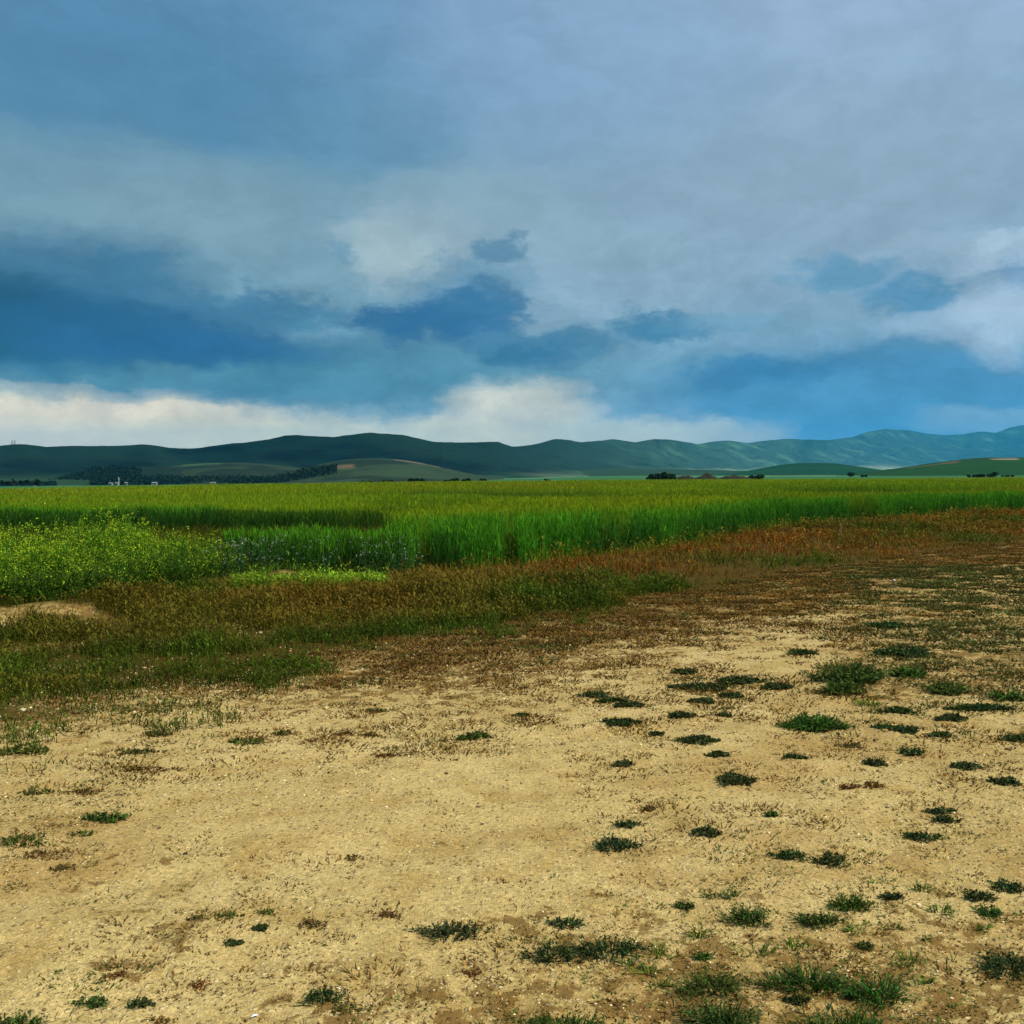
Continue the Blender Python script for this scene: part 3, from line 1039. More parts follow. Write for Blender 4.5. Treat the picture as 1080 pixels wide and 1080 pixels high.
# ------------------------------------------------------------------ tussocks: one thing each
def tussock(u, v, w, h, kind, label, tilt=0.0):
    """u, v: foot of the plant in the photo; w, h: its size there; kind: look."""
    TAU = 2 * math.pi
    x, y = ground_at(u, v)
    sc = y / F
    W = w * sc * 0.5
    foot = {'mat': 0.62, 'tuft': 0.5, 'olive': 0.75, 'dry': 0.75, 'sprig': 0.3, 'leafy': 0.5}[kind]
    dep = min(h * sc * foot / max(EYE / y, 0.12), W * 1.25)
    dep = max(dep * 0.5, W * 0.35)
    H = Heap()
    area = W * dep
    nb = {'mat': 11000, 'tuft': 15000, 'olive': 7500, 'dry': 5500, 'sprig': 2600, 'leafy': 6000}[kind]
    n = int(np.clip(area * nb * 2.4 + 80, 90, 1500))
    if kind == 'sprig':
        n = max(22, n // 3)
    rr, th = np.sqrt(RNG.random(n)), rnd(n, 0, TAU)
    lobes = 1 + 0.28 * np.sin(th * 3 + u) + 0.18 * np.sin(th * 5 + v)
    bx, by = rr * np.cos(th) * W * 0.95 * lobes, rr * np.sin(th) * dep * 0.95 * lobes
    by = by + bx * tilt
    g = {'mat': (0.018, 0.042, 0.013), 'tuft': (0.026, 0.072, 0.009), 'olive': (0.062, 0.062, 0.010), 'dry': (0.105, 0.060, 0.012),
         'sprig': (0.085, 0.135, 0.018), 'leafy': (0.050, 0.100, 0.014)}[kind]
    own = np.exp(RNG.normal(0, 0.22, 3) * np.array((1.0, 0.8, 0.6)))
    g = tuple(np.array(g) * own)
    ht = {'mat': 0.75, 'tuft': 1.0, 'olive': 0.5, 'dry': 0.55, 'sprig': 1.1, 'leafy': 1.0}[kind] * h * sc * 0.85
    fr = RNG.random(n) < 0.12                                           # stragglers round the plant
    bx, by = np.where(fr, bx * rnd(n, 1.0, 1.35), bx), np.where(fr, by * rnd(n, 1.0, 1.35), by)
    rr = np.where(fr, 0.97, rr)
    zz = gz(x + bx, y + by) - float(gz(x, y))
    dome = np.sqrt(np.clip(1 - rr ** 2 * 0.85, 0.05, 1))
    bh = ht * dome * rnd(n, 0.45, 1.05)
    out = ht * rnd(n, 0.2, 0.9) * (0.4 + 0.9 * rr)
    az = np.arctan2(by, bx) + RNG.normal(0, 0.7, n)
    pal = RNG.random(n) < random.uniform(0.04, 0.34)
    c0 = tints(n, g, 0.4)
    c1 = mix_col(c0, (0.16, 0.17, 0.05) if kind != 'dry' else (0.22, 0.15, 0.06), np.where(pal, 0.7, 0.15))
    wd = rnd(n, 0.75, 1.25) * np.clip(0.0056 * y / 4, 0.0044, 0.026)
    v_, q, c = strips(np.stack([bx, by, zz - 0.004], 1), az, bh, out, wd, [0.8, 1, 0.75, 0.12], c0, c1, droop=rnd(n, 0, 0.5), face=rnd(n, 0, TAU))
    H.add(v_, q, c)
    m_ = n * (3 if kind in ('mat', 'leafy') else 2 if kind == 'tuft' else 1)                     # small leaves crowding the crown
    i = RNG.integers(0, n, m_)
    f = rnd(m_, 0.3, 1.0)
    cen = np.stack([bx[i] + np.cos(az[i]) * out[i] * f ** 1.8, by[i] + np.sin(az[i]) * out[i] * f ** 1.8, zz[i] + bh[i] * f * 0.9 + 0.003], 1)
    v_, q, c = leaflets(cen, rnd(m_, 0.6, 1.2) * np.clip(0.0088 * y / 4, 0.0068, 0.03), tints(m_, c1[i] * 0.9, 0.3), flat=0.2, aspect=0.4)
    H.add(v_, q, c)
    o = link('grass_tussock' if kind != 'leafy' else 'leafy_weed', H.mesh('tussock', MAT_TUFT), loc=(x, y, float(gz(x, y))))
    tag(o, label, 'tussock' if kind != 'leafy' else 'weed', 'tussocks dotted over the bare sand')


T = [
    # lower right
    (661, 869, 24, 9, 'mat', 'small dark flat tussock just behind the round spiky rosette in mid sand'),
    (649, 893, 36, 20, 'mat', 'round spiky dark rosette alone in the middle of the sand'),
    (745, 881, 27, 11, 'mat', 'small dark oval tussock level with the round spiky rosette, to its right'),
    (597, 976, 34, 13, 'mat', 'greyish green low tussock just behind the pair of dark clumps below centre'),
    (582, 1010, 50, 22, 'mat', 'dense oval dark clump, left one of the touching pair below centre'),
    (640, 1006, 78, 26, 'mat', 'long ragged dark clump trailing up right from the oval clump below centre'),
    (722, 957, 16, 11, 'tuft', 'tiny green tuft left of three small sprouts above the loose weeds'),
    (752, 945, 18, 12, 'sprig', 'slanting green sprout of two blades between two other small sprouts'),
    (773, 947, 14, 14, 'sprig', 'upright thin green sprout, rightmost of three above the loose weeds'),
    (735, 990, 13, 22, 'sprig', 'narrow upright green weed standing between the loose weeds and the bushy tuft'),
    (695, 1010, 24, 26, 'sprig', 'tall loose green weed at the top of the thin weed cluster below centre'),
    (664, 1020, 26, 18, 'sprig', 'low loose weed on the left side of the thin weed cluster below centre'),
    (684, 1026, 20, 19, 'sprig', 'bright thin weed in the middle of the thin weed cluster below centre'),
    (694, 1040, 22, 18, 'sprig', 'brownish thin weed at the foot of the thin weed cluster below centre'),
    (752, 1044, 58, 32, 'tuft', 'dark bushy tussock with a leafy left side, just above the bottom pair'),
    (761, 1080, 66, 36, 'tuft', 'big round dark tussock at the bottom edge under the dark bushy one'),
    (594, 1090, 112, 28, 'tuft', 'very wide bright green grass clump cut by the bottom edge just right of centre'),
    (790, 972, 40, 25, 'tuft', 'bushy green tuft with blades leaning right, above the pale green weeds'),
    (798, 1006, 34, 26, 'sprig', 'pale green see-through weed below the bushy leaning tuft'),
    (838, 1000, 24, 22, 'sprig', 'pale weed with a bent dry stalk, left of the small dark dot tussock'),
    (742, 1012, 20, 10, 'tuft', 'small leafy tuft at the top edge of the dark bushy tussock'),
    (993, 855, 26, 8, 'mat', 'thin dark mat stacked just above another on the far right sand'),
    (996, 864, 22, 8, 'mat', 'thin dark mat directly below its twin on the far right sand'),
    (970, 882, 35, 11, 'mat', 'flat dark tussock with pale leaf tips below the stacked thin mats'),
    (834, 905, 29, 14, 'mat', 'left one of two near equal dark tussocks around a brown dip'),
    (878, 910, 31, 14, 'mat', 'right one of two near equal dark tussocks around a brown dip'),
    (896, 956, 40, 19, 'tuft', 'green clump touching a darker one, the upper right of that pair'),
    (862, 975, 42, 21, 'tuft', 'dark clump with pale dry tips, the lower left of a touching pair'),
    (941, 948, 24, 10, 'mat', 'small flat green tussock right of the touching pair of clumps'),
    (1033, 947, 29, 14, 'mat', 'dark rounded tussock left of the pair near the right edge'),
    (1063, 937, 33, 13, 'mat', 'dark flat tussock closest to the right edge above the big one'),
    (1044, 963, 20, 13, 'tuft', 'small dull green tuft under the two dark tussocks near the right edge'),
    (975, 938, 22, 17, 'sprig', 'yellowish see-through weed with thin stems on the right sand'),
    (992, 962, 24, 20, 'sprig', 'thin green weed with wiry stems right of the flat green tussock'),
    (904, 983, 26, 21, 'sprig', 'loose green weed between the touching pair and the curved sprouts'),
    (945, 981, 20, 12, 'sprig', 'two curved green sprouts in the shape of a cup on the right sand'),
    (976, 992, 12, 8, 'sprig', 'tiny green seedling right of the curved sprouts'),
    (912, 1000, 12, 11, 'mat', 'tiny dark dot of a tussock above the big square clump'),
    (1038, 980, 16, 11, 'sprig', 'yellow green sprout under the small dull tuft near the right edge'),
    (1064, 1022, 62, 32, 'mat', 'big dark tussock cut by the right edge low in the photo'),
    (852, 1042, 90, 36, 'tuft', 'broadest dark tussock of the lower right, ragged with bright blades on its left'),
    (928, 1052, 50, 40, 'tuft', 'tall square dark clump right of the broadest ragged tussock'),
    (957, 1014, 26, 24, 'sprig', 'wispy pale stems behind the tall square clump'),
    (977, 1037, 18, 14, 'sprig', 'forked green sprout right of the tall square clump'),
    (897, 1088, 78, 38, 'tuft', 'large dark tussock on the bottom edge under the tall square clump'),
    (986, 1087, 46, 16, 'tuft', 'dark clump showing only its top at the bottom edge on the right'),
    (841, 1056, 22, 10, 'mat', 'small dark mat under the broadest ragged tussock'),
    # lower left
    (477, 986, 62, 22, 'mat', 'dark blue green tussock stretched diagonally on bare sand left of centre'),
    (341, 1056, 40, 18, 'mat', 'dark green tussock with brown litter behind it at lower left of centre'),
    (366, 1068, 38, 14, 'olive', 'flat faded olive mat right below the dark tussock with brown litter'),
    (281, 964, 22, 8, 'olive', 'small olive tussock, upper of a short vertical pair left of centre'),
    (275, 982, 13, 7, 'mat', 'tiny green tussock, lower of a short vertical pair left of centre'),
    (329, 978, 28, 16, 'dry', 'brown withered clump with upright stalks right of the short vertical pair'),
    (411, 968, 20, 13, 'dry', 'small brown twiggy clump left of the diagonal dark tussock'),
    (497, 1027, 18, 9, 'dry', 'dark brown dead tuft below the diagonal dark tussock'),
    (373, 903, 20, 7, 'dry', 'thin brown dead tuft alone in the middle of the left sand'),
    (22, 889, 54, 18, 'olive', 'long olive green mat reaching the left edge of the sand'),
    (42, 902, 52, 12, 'dry', 'faded brown mat under the long olive one at the left edge'),
    (66, 914, 30, 7, 'dry', 'thin brown streak of a mat below the faded brown one at the left'),
    (87, 879, 32, 6, 'olive', 'thin olive streak of a mat below the bright edged oval tussock'),
    (112, 863, 40, 11, 'tuft', 'oval olive green tussock standing clear on the left sand'),
    (98, 1056, 32, 13, 'tuft', 'soft green tuft at lower left beside a dark one'),
    (147, 1059, 25, 12, 'mat', 'small dark tuft right of the soft green one at lower left'),
    (18, 1082, 52, 20, 'tuft', 'green tuft filling the bottom left corner'),
    (246, 998, 17, 7, 'mat', 'small solitary dark tussock left below the short vertical pair'),
    (240, 969, 26, 8, 'olive', 'olive streak of a tussock left of the short vertical pair'),
    (209, 970, 20, 6, 'dry', 'brown streak of a tussock, leftmost of a row of three'),
    (212, 1038, 24, 9, 'dry', 'dark brown dead clump above the paper scrap to the left'),
    (121, 1031, 22, 9, 'dry', 'faint brown dead tuft above the soft green one at lower left'),
    (170, 1075, 26, 10, 'dry', 'brown dead tuft below the small dark one near the bottom left'),
    # upper right
    (844, 688, 23, 8, 'mat', 'black looking mat alone on pale sand at the upper right'),
    (936, 660, 28, 9, 'mat', 'dark mat highest on the right, near the brown grass edge'),
    (954, 688, 48, 14, 'mat', 'large dark mat behind the bright leafy weeds at the right'),
    (898, 716, 58, 32, 'leafy', 'largest bright green leafy weed spread over the right sand'),
    (888, 728, 34, 20, 'leafy', 'front lower lobe of bright green weed at the foot of the largest one'),
    (917, 739, 22, 16, 'sprig', 'pale yellowish weed right below the bright leafy ones'),
    (960, 711, 30, 14, 'leafy', 'dull green leafy weed right of the largest bright one'),
    (1000, 726, 34, 16, 'leafy', 'loose green weed farther right in line with the pale yellowish one'),
    (1063, 735, 34, 16, 'leafy', 'green weed at the right edge above the long dark mat'),
    (947, 748, 28, 9, 'mat', 'oval dark tussock directly under the leafy weeds'),
    (1034, 745, 60, 8, 'mat', 'long thin dark mat near the right edge under the leafy weeds'),
    (858, 764, 54, 18, 'tuft', 'wide spiky tussock with blades standing up on the right sand'),
    (931, 766, 18, 6, 'mat', 'small dark mat left of a wider one under the leafy weeds'),
    (955, 769, 27, 10, 'mat', 'spiky dark tussock right of a small mat under the leafy weeds'),
    (1003, 756, 30, 8, 'mat', 'flat dark tussock left below the long thin mat'),
    (991, 774, 19, 7, 'mat', 'small dark tussock under the flat one near the right'),
    (962, 792, 21, 11, 'mat', 'rounded dark tussock right of the brown streaks in the right sand'),
    (922, 803, 20, 9, 'mat', 'small dark tussock left below the rounded one in the right sand'),
    (1019, 808, 27, 9, 'mat', 'blue green tussock, upper left of a pair near the right edge'),
    (1060, 824, 28, 11, 'mat', 'blue green tussock, lower right of a pair near the right edge'),
    (1073, 777, 30, 9, 'mat', 'dark tussock cut by the right edge at mid height of the sand'),
    (897, 784, 24, 6, 'dry', 'thin brown dead streak right of the wide spiky tussock'),
    (838, 799, 22, 6, 'mat', 'thin dark streak of a tussock below the wide spiky one'),
    (895, 830, 20, 9, 'dry', 'dark brown dead clump, left of two in the right middle sand'),
    (921, 829, 26, 10, 'dry', 'dark brown dead clump, right of two in the right middle sand'),
    (819, 723, 28, 10, 'mat', 'dark tussock left of the largest bright weed'),
    # centre right
    (735, 781, 36, 12, 'mat', 'broad dark star shaped tussock right of centre'),
    (757, 796, 21, 7, 'mat', 'small dark tussock between the star shaped one and the biggest below it'),
    (775, 823, 37, 15, 'mat', 'biggest round dark tussock right of centre, below a small one'),
    (718, 754, 24, 8, 'mat', 'dark tussock left above the star shaped one'),
    (692, 770, 15, 6, 'mat', 'tiny dark tussock left of the star shaped one'),
    (654, 761, 34, 8, 'mat', 'slanting dark streak of a tussock nearest the middle'),
    (663, 742, 28, 7, 'mat', 'thin dark tussock above the slanting streak'),
    (644, 738, 20, 10, 'mat', 'dark tussock, right of two close together above the thin one'),
    (627, 732, 23, 9, 'mat', 'dark tussock, left of two close together above the thin one'),
    (657, 806, 20, 7, 'mat', 'small solitary dark tussock left below the star shaped one'),
    (772, 732, 22, 8, 'mat', 'dark rounded tussock right of a long streak'),
    (740, 723, 56, 9, 'mat', 'long dark streak of low growth pointing up right'),
    (780, 717, 42, 10, 'mat', 'dark streak continuing the long one to its upper right'),
    (740, 738, 26, 7, 'mat', 'thin dark tussock under the long streak'),
    (551, 752, 14, 5, 'mat', 'tiny dark dot of a tussock at the brown litter edge near the middle'),
    (764, 752, 12, 5, 'mat', 'tiny dark dot of a tussock right above the star shaped one'),
    (722, 708, 22, 8, 'mat', 'dark tussock highest of the centre right, above the long streak'),
    (684, 850, 14, 6, 'dry', 'tiny brown tuft above the small flat tussock in mid sand'),
    (814, 862, 10, 6, 'tuft', 'tiny green tuft alone on the right middle sand'),
    # upper left
    (499, 776, 28, 8, 'tuft', 'small bright edged dark tussock alone on the sand above the middle'),
    (397, 748, 20, 8, 'olive', 'olive tussock among the litter left of the middle'),
    (299, 772, 20, 8, 'olive', 'olive tussock, right one of a pair on the upper left sand'),
    (362, 772, 18, 6, 'dry', 'small dark olive tuft right of the pair on the upper left sand'),
    (387, 773, 20, 5, 'dry', 'thin brown tuft right of the small dark olive one'),
    (409, 794, 34, 5, 'dry', 'long thin brown streak of dead grass under the thin brown tuft'),
    (258, 782, 36, 11, 'olive', 'olive tussock, left one of a pair on the upper left sand'),
    (166, 774, 30, 9, 'olive', 'olive mat below the green grass edge on the left'),
    (145, 793, 44, 8, 'olive', 'long olive streak right of the brown dot on the left sand'),
    (92, 832, 40, 9, 'dry', 'slanting yellow brown mat on the left sand'),
    (40, 832, 30, 9, 'olive', 'olive mat left of the slanting yellow brown one'),
    (22, 791, 66, 14, 'olive', 'widest olive mat near the left edge under the grass'),
    (158, 812, 60, 7, 'dry', 'long thin yellow brown streak above the slanting mat'),
]
for t in T:
    tussock(*t)
build_mats()


# ------------------------------------------------------------------ mountains and low hills
SKYLINE = [(0, 470), (14, 468.5), (25, 468.5), (50, 471.5), (65, 470.5), (130, 470), (152, 468.5), (165, 470), (180, 472.5), (200, 473), (210, 472.5),
           (240, 468), (260, 466.5), (285, 463), (300, 459.5), (312, 458.5), (330, 460), (345, 460.5), (352, 461), (365, 459), (390, 456), (400, 457),
           (425, 458.5), (440, 462), (455, 465.5), (470, 466.5), (500, 466.5), (525, 466), (540, 471), (550, 470.5), (565, 468.5), (585, 463), (600, 464),
           (612, 466.5), (630, 465), (648, 463), (660, 465), (670, 466.5), (690, 463), (705, 463.5), (720, 465.5), (735, 468.5), (750, 466), (765, 464.5),
           (780, 466), (790, 467), (810, 464.5), (830, 462.5), (845, 463.5), (875, 464), (900, 461), (915, 455.5), (932, 452.5), (960, 454), (975, 457),
           (995, 459), (1015, 458), (1035, 455), (1050, 456.5), (1065, 451), (1080, 448)]
HOR = lambda u: 506 - 8 * u / 1080


def crest_dist(a):
    return np.interp(a, np.radians([-60, -28, -4, 8, 15, 22, 28, 60]), [1480, 1480, 1600, 3000, 5600, 10500, 13000, 13000])


def build_mountains():
    sa = np.array([az_el(*p)[0] for p in SKYLINE])
    se = np.array([math.tan(az_el(*p)[1]) for p in SKYLINE])
    az = np.radians(np.arange(-58, 58, 0.055))
    el = np.interp(az, sa, se)
    out = (az < sa[0]) | (az > sa[-1])
    edge = np.where(az < 0, se[0], se[-1])
    away = np.where(az < 0, sa[0] - az, az - sa[-1])
    el = np.where(out, edge * (1 + 0.5 * (fbm(np.abs(az) * 9, az * 0, 3, 91) - 0.5) * sstep(0, 0.1, away)), el)
    k = np.hanning(5)
    el = np.convolve(np.pad(el, 2, 'edge'), k / k.sum(), 'valid')
    el += (fbm(az * 160, az * 0, 3, 97) - 0.5) * 0.0006
    Rc = crest_dist(az)
    t = np.concatenate([np.linspace(0, 1, 70), np.linspace(1.02, 1.36, 12)])
    Tt, Az = np.meshgrid(t, az, indexing='ij')
    Rr = Rc[None] * (0.60 + 0.40 * Tt)
    prof = np.where(Tt < 1, 0.30 * Tt + 0.70 * Tt ** 2.1, 1 - (Tt - 1) * 1.3)
    s = Az * Rc[None] / (230.0 + 0.075 * Rc[None])
    warp = (fbm(s * 0.7, Tt * 2.0, 3, 92) - 0.5) * 1.5
    rid = 1 - np.abs(2 * fbm(s * 0.9 + warp + Tt * 0.7, Tt * 0.5, 4, 93) - 1)
    rid2 = 1 - np.abs(2 * fbm(s * 2.6 + warp * 1.6 - Tt * 1.1, Tt * 1.6, 3, 94) - 1)
    cut = np.clip(4 * Tt * (1 - Tt), 0, 1)
    Hc = el * Rc + EYE
    mod = 1 - cut * (0.66 * (1 - rid) + 0.25 * (1 - rid2))
    Z = Hc[None] * prof * mod
    X, Y = Rr * np.sin(Az), Rr * np.cos(Az)
    Z = Z + (fbm(X * 0.012, Y * 0.012, 3, 95) - 0.5) * 6 * cut
    # never lift the slope above the crest line seen from the plain
    Z = np.where(Tt < 1, np.minimum(Z, el[None] * 0.985 * Rr * (0.25 + 0.75 * Tt) + EYE), Z) - 6 * (Tt < 0.02)
    n, m_ = X.shape
    i, j = np.meshgrid(np.arange(n - 1) * m_, np.arange(m_ - 1), indexing='ij')
    b = i + j
    q = np.stack([b, b + 1, b + m_ + 1, b + m_], -1).reshape(-1, 4)
    dark = np.clip(sstep(R(16), R(-2), Az), 0, 1)  # cloud shadow over the left range, painted into its colour
    me = new_mesh('mountains', np.stack([X, Y, Z], -1).reshape(-1, 3), [q], MAT_MOUNT, attrs={'cloud_shade': dark, 'rise': np.clip(Tt, 0, 1), 'spur': rid * 0.6 + rid2 * 0.4})
    tag(link('mountains', me), kind='structure')


m = new_mat('mountain_side')
P = position()
x_, y_, z_ = split(P)
fl = xyz(x_ * 0.001, y_ * 0.001, z_ * 0.004)
n1 = noise(fl, 3.2, 6, 0.62)
n2 = noise(fl, 14, 5, 0.65)
wd_ = attr('cloud_shade')
c = cmix(n1, (0.016, 0.060, 0.050), (0.050, 0.120, 0.090))
c = cmix(smooth(n2, 0.5, 0.68, 0, 0.8), c, (0.008, 0.038, 0.024))
gul = attr('spur')
c = cmix(smooth(n1, 0.52, 0.70, 0, 0.6), c, (0.080, 0.19, 0.11))  # sunlit patches painted in as lighter green
c = cmix(smooth(gul, 0.75, 0.35, 0, 0.7), c, (0.006, 0.034, 0.022))
low = attr('rise')
c = cmix(smooth(low, 0.38, 0.1, 0, 0.85), c, cmix(smooth(n1, 0.42, 0.6), (0.16, 0.27, 0.13), (0.44, 0.46, 0.30)))
dk = cmix(smooth(n2, 0.35, 0.65), (0.001, 0.006, 0.004), (0.003, 0.016, 0.009))  # darkened slope colours standing in for cloud shadow
dk = cmix(smooth(gul, 0.62, 0.85, 0, 0.75), dk, (0.008, 0.026, 0.013))  # left ridges painted lighter, as if lit, to bring out relief
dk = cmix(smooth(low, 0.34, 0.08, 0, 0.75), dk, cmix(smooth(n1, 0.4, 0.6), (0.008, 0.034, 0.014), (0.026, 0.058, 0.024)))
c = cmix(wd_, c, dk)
finish(principled(c, 0.95, 0.05, bump(n2, 0.6, 12.0)), m)
MAT_MOUNT = m
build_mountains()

# low rises between the plain and the mountains: centre bearing u, distance, crest v, half width (bearing px), depth m
RISES = [(250, 1250, 489, 150, 260, (0.030, 0.050, 0.020)), (160, 1150, 492.5, 90, 200, (0.014, 0.028, 0.013)), (405, 1050, 483.5, 105, 230, (0.040, 0.072, 0.030)),
         (860, 1500, 488.5, 95, 260, (0.010, 0.066, 0.024)), (1050, 900, 483.5, 135, 210, (0.014, 0.066, 0.012)), (640, 2000, 494, 200, 300, (0.030, 0.070, 0.028)),
         (70, 1350, 497, 110, 200, (0.012, 0.030, 0.016))]


def hill_height(X, Y):
    """Height of the low rises above the plain, and which rise carries each point."""
    Az, Rr = np.arctan2(X, Y), np.hypot(X, Y)
    U = 540 + F * np.tan(Az)
    Z, best, own = np.zeros_like(X), np.zeros_like(X), np.zeros(X.shape, int)
    for k, (u, d, v, wu, dep, cc) in enumerate(RISES):
        h = (HOR(u) - v) / F * d + EYE
        uu = (U - u) / wu + (fbm(X * 0.004, Y * 0.004, 3, 100 + k) - 0.5) * 0.45
        dd = (Rr - d) / dep + (fbm(X * 0.006, Y * 0.006, 3, 120 + k) - 0.5) * 0.35
        hh = h * np.exp(-(np.abs(uu) ** 2.2) * 1.6 - dd ** 2 * 1.1) * (1 + 0.16 * (fbm(X * 0.012, Y * 0.012, 4, 140 + k) - 0.5))
        kk = hh > best
        best, own = np.where(kk, hh, best), np.where(kk, k, own)
        Z = np.maximum(Z, hh)
    Zf = best - 1.2 + 1.2 * sstep(0.5, 3.0, best) + (fbm(X * 0.05, Y * 0.05, 2, 171) - .5) * 0.9 * sstep(1, 5, best)
    return Zf + ground_z(X, Y) * (1 - sstep(1, 8, best)) - 0.3, best, own, U, Rr


def land_z(x, y):
    x, y = np.atleast_1d(np.asarray(x, float)), np.atleast_1d(np.asarray(y, float))
    return np.maximum(ground_z(x, y), hill_height(x, y)[0])


def build_hills():
    az = np.radians(np.arange(-50, 50, 0.06))
    rr = np.geomspace(420, 2600, 150)
    Rr, Az = np.meshgrid(rr, az, indexing='ij')
    X, Y = Rr * np.sin(Az), Rr * np.cos(Az)
    Z, best, own, U, Rr = hill_height(X, Y)
    colr = np.array([r_[5] for r_ in RISES])[own]
    # colours of the land: shrubs, stubble and a dirt track as patches with their own outline
    colr *= 0.75 * (0.75 + 0.5 * fbm(X * 0.008, Y * 0.008, 4, 151))[..., None]
    shr = sstep(0.52, 0.62, fbm(X * 0.014, Y * 0.014, 4, 152))[..., None] * ((U > 120) & (U < 470))[..., None]
    colr = colr * (1 - shr * 0.75) + np.array((0.008, 0.018, 0.009)) * shr * 0.75

    def patch(u0, u1, r0, r1, cc, k=1.0):
        nonlocal colr
        w = (fbm(X * 0.02, Y * 0.02, 3, 160) - 0.5)
        pm = sstep(u0 - 4, u0 + 3, U + w * 14) * sstep(u1 + 4, u1 - 3, U + w * 14) * sstep(r0 - 14, r0 + 10, Rr + w * 60) * sstep(r1 + 14, r1 - 10, Rr + w * 60) * k
        colr = colr * (1 - pm[..., None]) + np.array(cc) * pm[..., None]
    patch(345, 374, 860, 915, (0.12, 0.085, 0.042))
    patch(415, 462, 960, 1010, (0.14, 0.11, 0.07), 0.8)
    patch(195, 235, 1170, 1215, (0.04, 0.095, 0.03), 0.8)
    patch(1046, 1074, 806, 850, (0.26, 0.22, 0.13))
    patch(960, 1010, 770, 820, (0.11, 0.075, 0.04), 0.8)
    patch(1000, 1110, 830, 960, (0.022, 0.045, 0.012), 0.6)
    n, m_ = X.shape
    i, j = np.meshgrid(np.arange(n - 1) * m_, np.arange(m_ - 1), indexing='ij')
    b = (i + j)
    q = np.stack([b, b + 1, b + m_ + 1, b + m_], -1).reshape(-1, 4)
    keep = (best.ravel()[q] > 0.3).any(1)
    used = np.unique(q[keep])
    remap = np.full(n * m_, -1)
    remap[used] = np.arange(len(used))
    V = np.stack([X, Y, Z], -1).reshape(-1, 3)
    me = new_mesh('hills', V[used], [remap[q[keep]]], MAT_HILL, colr.reshape(-1, 3)[used])
    tag(link('hills', me), kind='structure')


m = new_mat('hill_side')
P = position()
c = attr('tint', 'Color')
n1 = noise(P, 0.05, 5, 0.65)
n2 = noise(P, 0.18, 4, 0.65)
c = cmix(1.0, c, cmix(n1, (0.6, 0.6, 0.6), (1.4, 1.4, 1.4)), 'MULTIPLY')
c = cmix(smooth(n2, 0.56, 0.68, 0, 0.55), c, (0.010, 0.024, 0.010))
finish(principled(c, 0.95, 0.05, bump(n2, 0.5, 1.5)), m)
MAT_HILL = m
build_hills()


# ------------------------------------------------------------------ trees, bushes, houses far off
MAT_BARK = plain_mat('bark', (0.07, 0.05, 0.035), 0.9, 0.3, 6)
MAT_WALL = plain_mat('white_render', (0.26, 0.27, 0.25), 0.85, 0.08, 2)
MAT_ROOF = plain_mat('roof_tile', (0.22, 0.12, 0.08), 0.85, 0.25, 4)
MAT_GLASS = plain_mat('window_dark', (0.03, 0.035, 0.04), 0.25, 0.1, 2, 0.5)
MAT_STEEL = plain_mat('mast_steel', (0.16, 0.17, 0.18), 0.5, 0.15, 2)
MAT_DIRT = plain_mat('heap_soil', (0.017, 0.016, 0.005), 0.95, 0.7, 0.9)


def spot(u, d, z=None):
    x, y = (u - 540) / F * d, d
    return Vector((x, y, float(land_z(x, y)[0]) if z is None else z))


def box_verts(x0, x1, y0, y1, z0, z1):
    v = np.array([(x, y, z) for z in (z0, z1) for (x, y) in ((x0, y0), (x1, y0), (x1, y1), (x0, y1))], float)
    q = np.array([(0, 3, 2, 1), (4, 5, 6, 7), (0, 1, 5, 4), (1, 2, 6, 5), (2, 3, 7, 6), (3, 0, 4, 7)])
    return v, q


def tube_arrays(p0, p1, r0, r1, sides=6):
    p0, p1 = Vector(p0), Vector(p1)
    d = (p1 - p0).normalized()
    a = d.orthogonal().normalized()
    b = d.cross(a)
    v = []
    for p, r in ((p0, r0), (p1, r1)):
        for k in range(sides):
            t = 2 * math.pi * k / sides
            v.append(p + (a * math.cos(t) + b * math.sin(t)) * r)
    q = [(k, (k + 1) % sides, sides + (k + 1) % sides, sides + k) for k in range(sides)]
    return np.array([list(p) for p in v]), np.array(q)


def join(parts):
    v, q, n = [], [], 0
    for a, b in parts:
        v.append(a)
        q.append(b + n)
        n += len(a)
    return np.vstack(v), np.vstack(q)


def crown_heap(w, h, z0, n, col, lobes, leaf, flat_base=True):
    """Leaves in uneven clumps inside the outline of a crown."""
    H = Heap()
    cs = []
    for k in range(lobes):
        t = random.random()
        cs.append((random.uniform(-.5, .5) * w * 0.8, random.uniform(-.5, .5) * w * 0.6, z0 + h * (0.22 + 0.6 * t), random.uniform(.24, .42) * min(w, h * 1.6) * (1.1 - 0.4 * t)))
    cs = np.array(cs)
    i = RNG.integers(0, lobes, n)
    p = RNG.normal(size=(n, 3))
    p /= np.linalg.norm(p, axis=1, keepdims=True)
    p *= (RNG.random((n, 1)) ** 0.4)
    cen = cs[i, :3] + p * cs[i, 3:4] * np.array((1.15, 1.0, 0.8))
    cen[:, 2] = np.clip(cen[:, 2], z0 + 0.02 * h, None)
    lt = np.exp(RNG.normal(0, 0.3, lobes))[i][:, None]
    v, q, c = leaflets(cen, rnd(n, 0.6, 1.2) * leaf, tints(n, np.array(col)[None] * lt, 0.3), aspect=0.7)
    H.add(v, q, c)
    return H


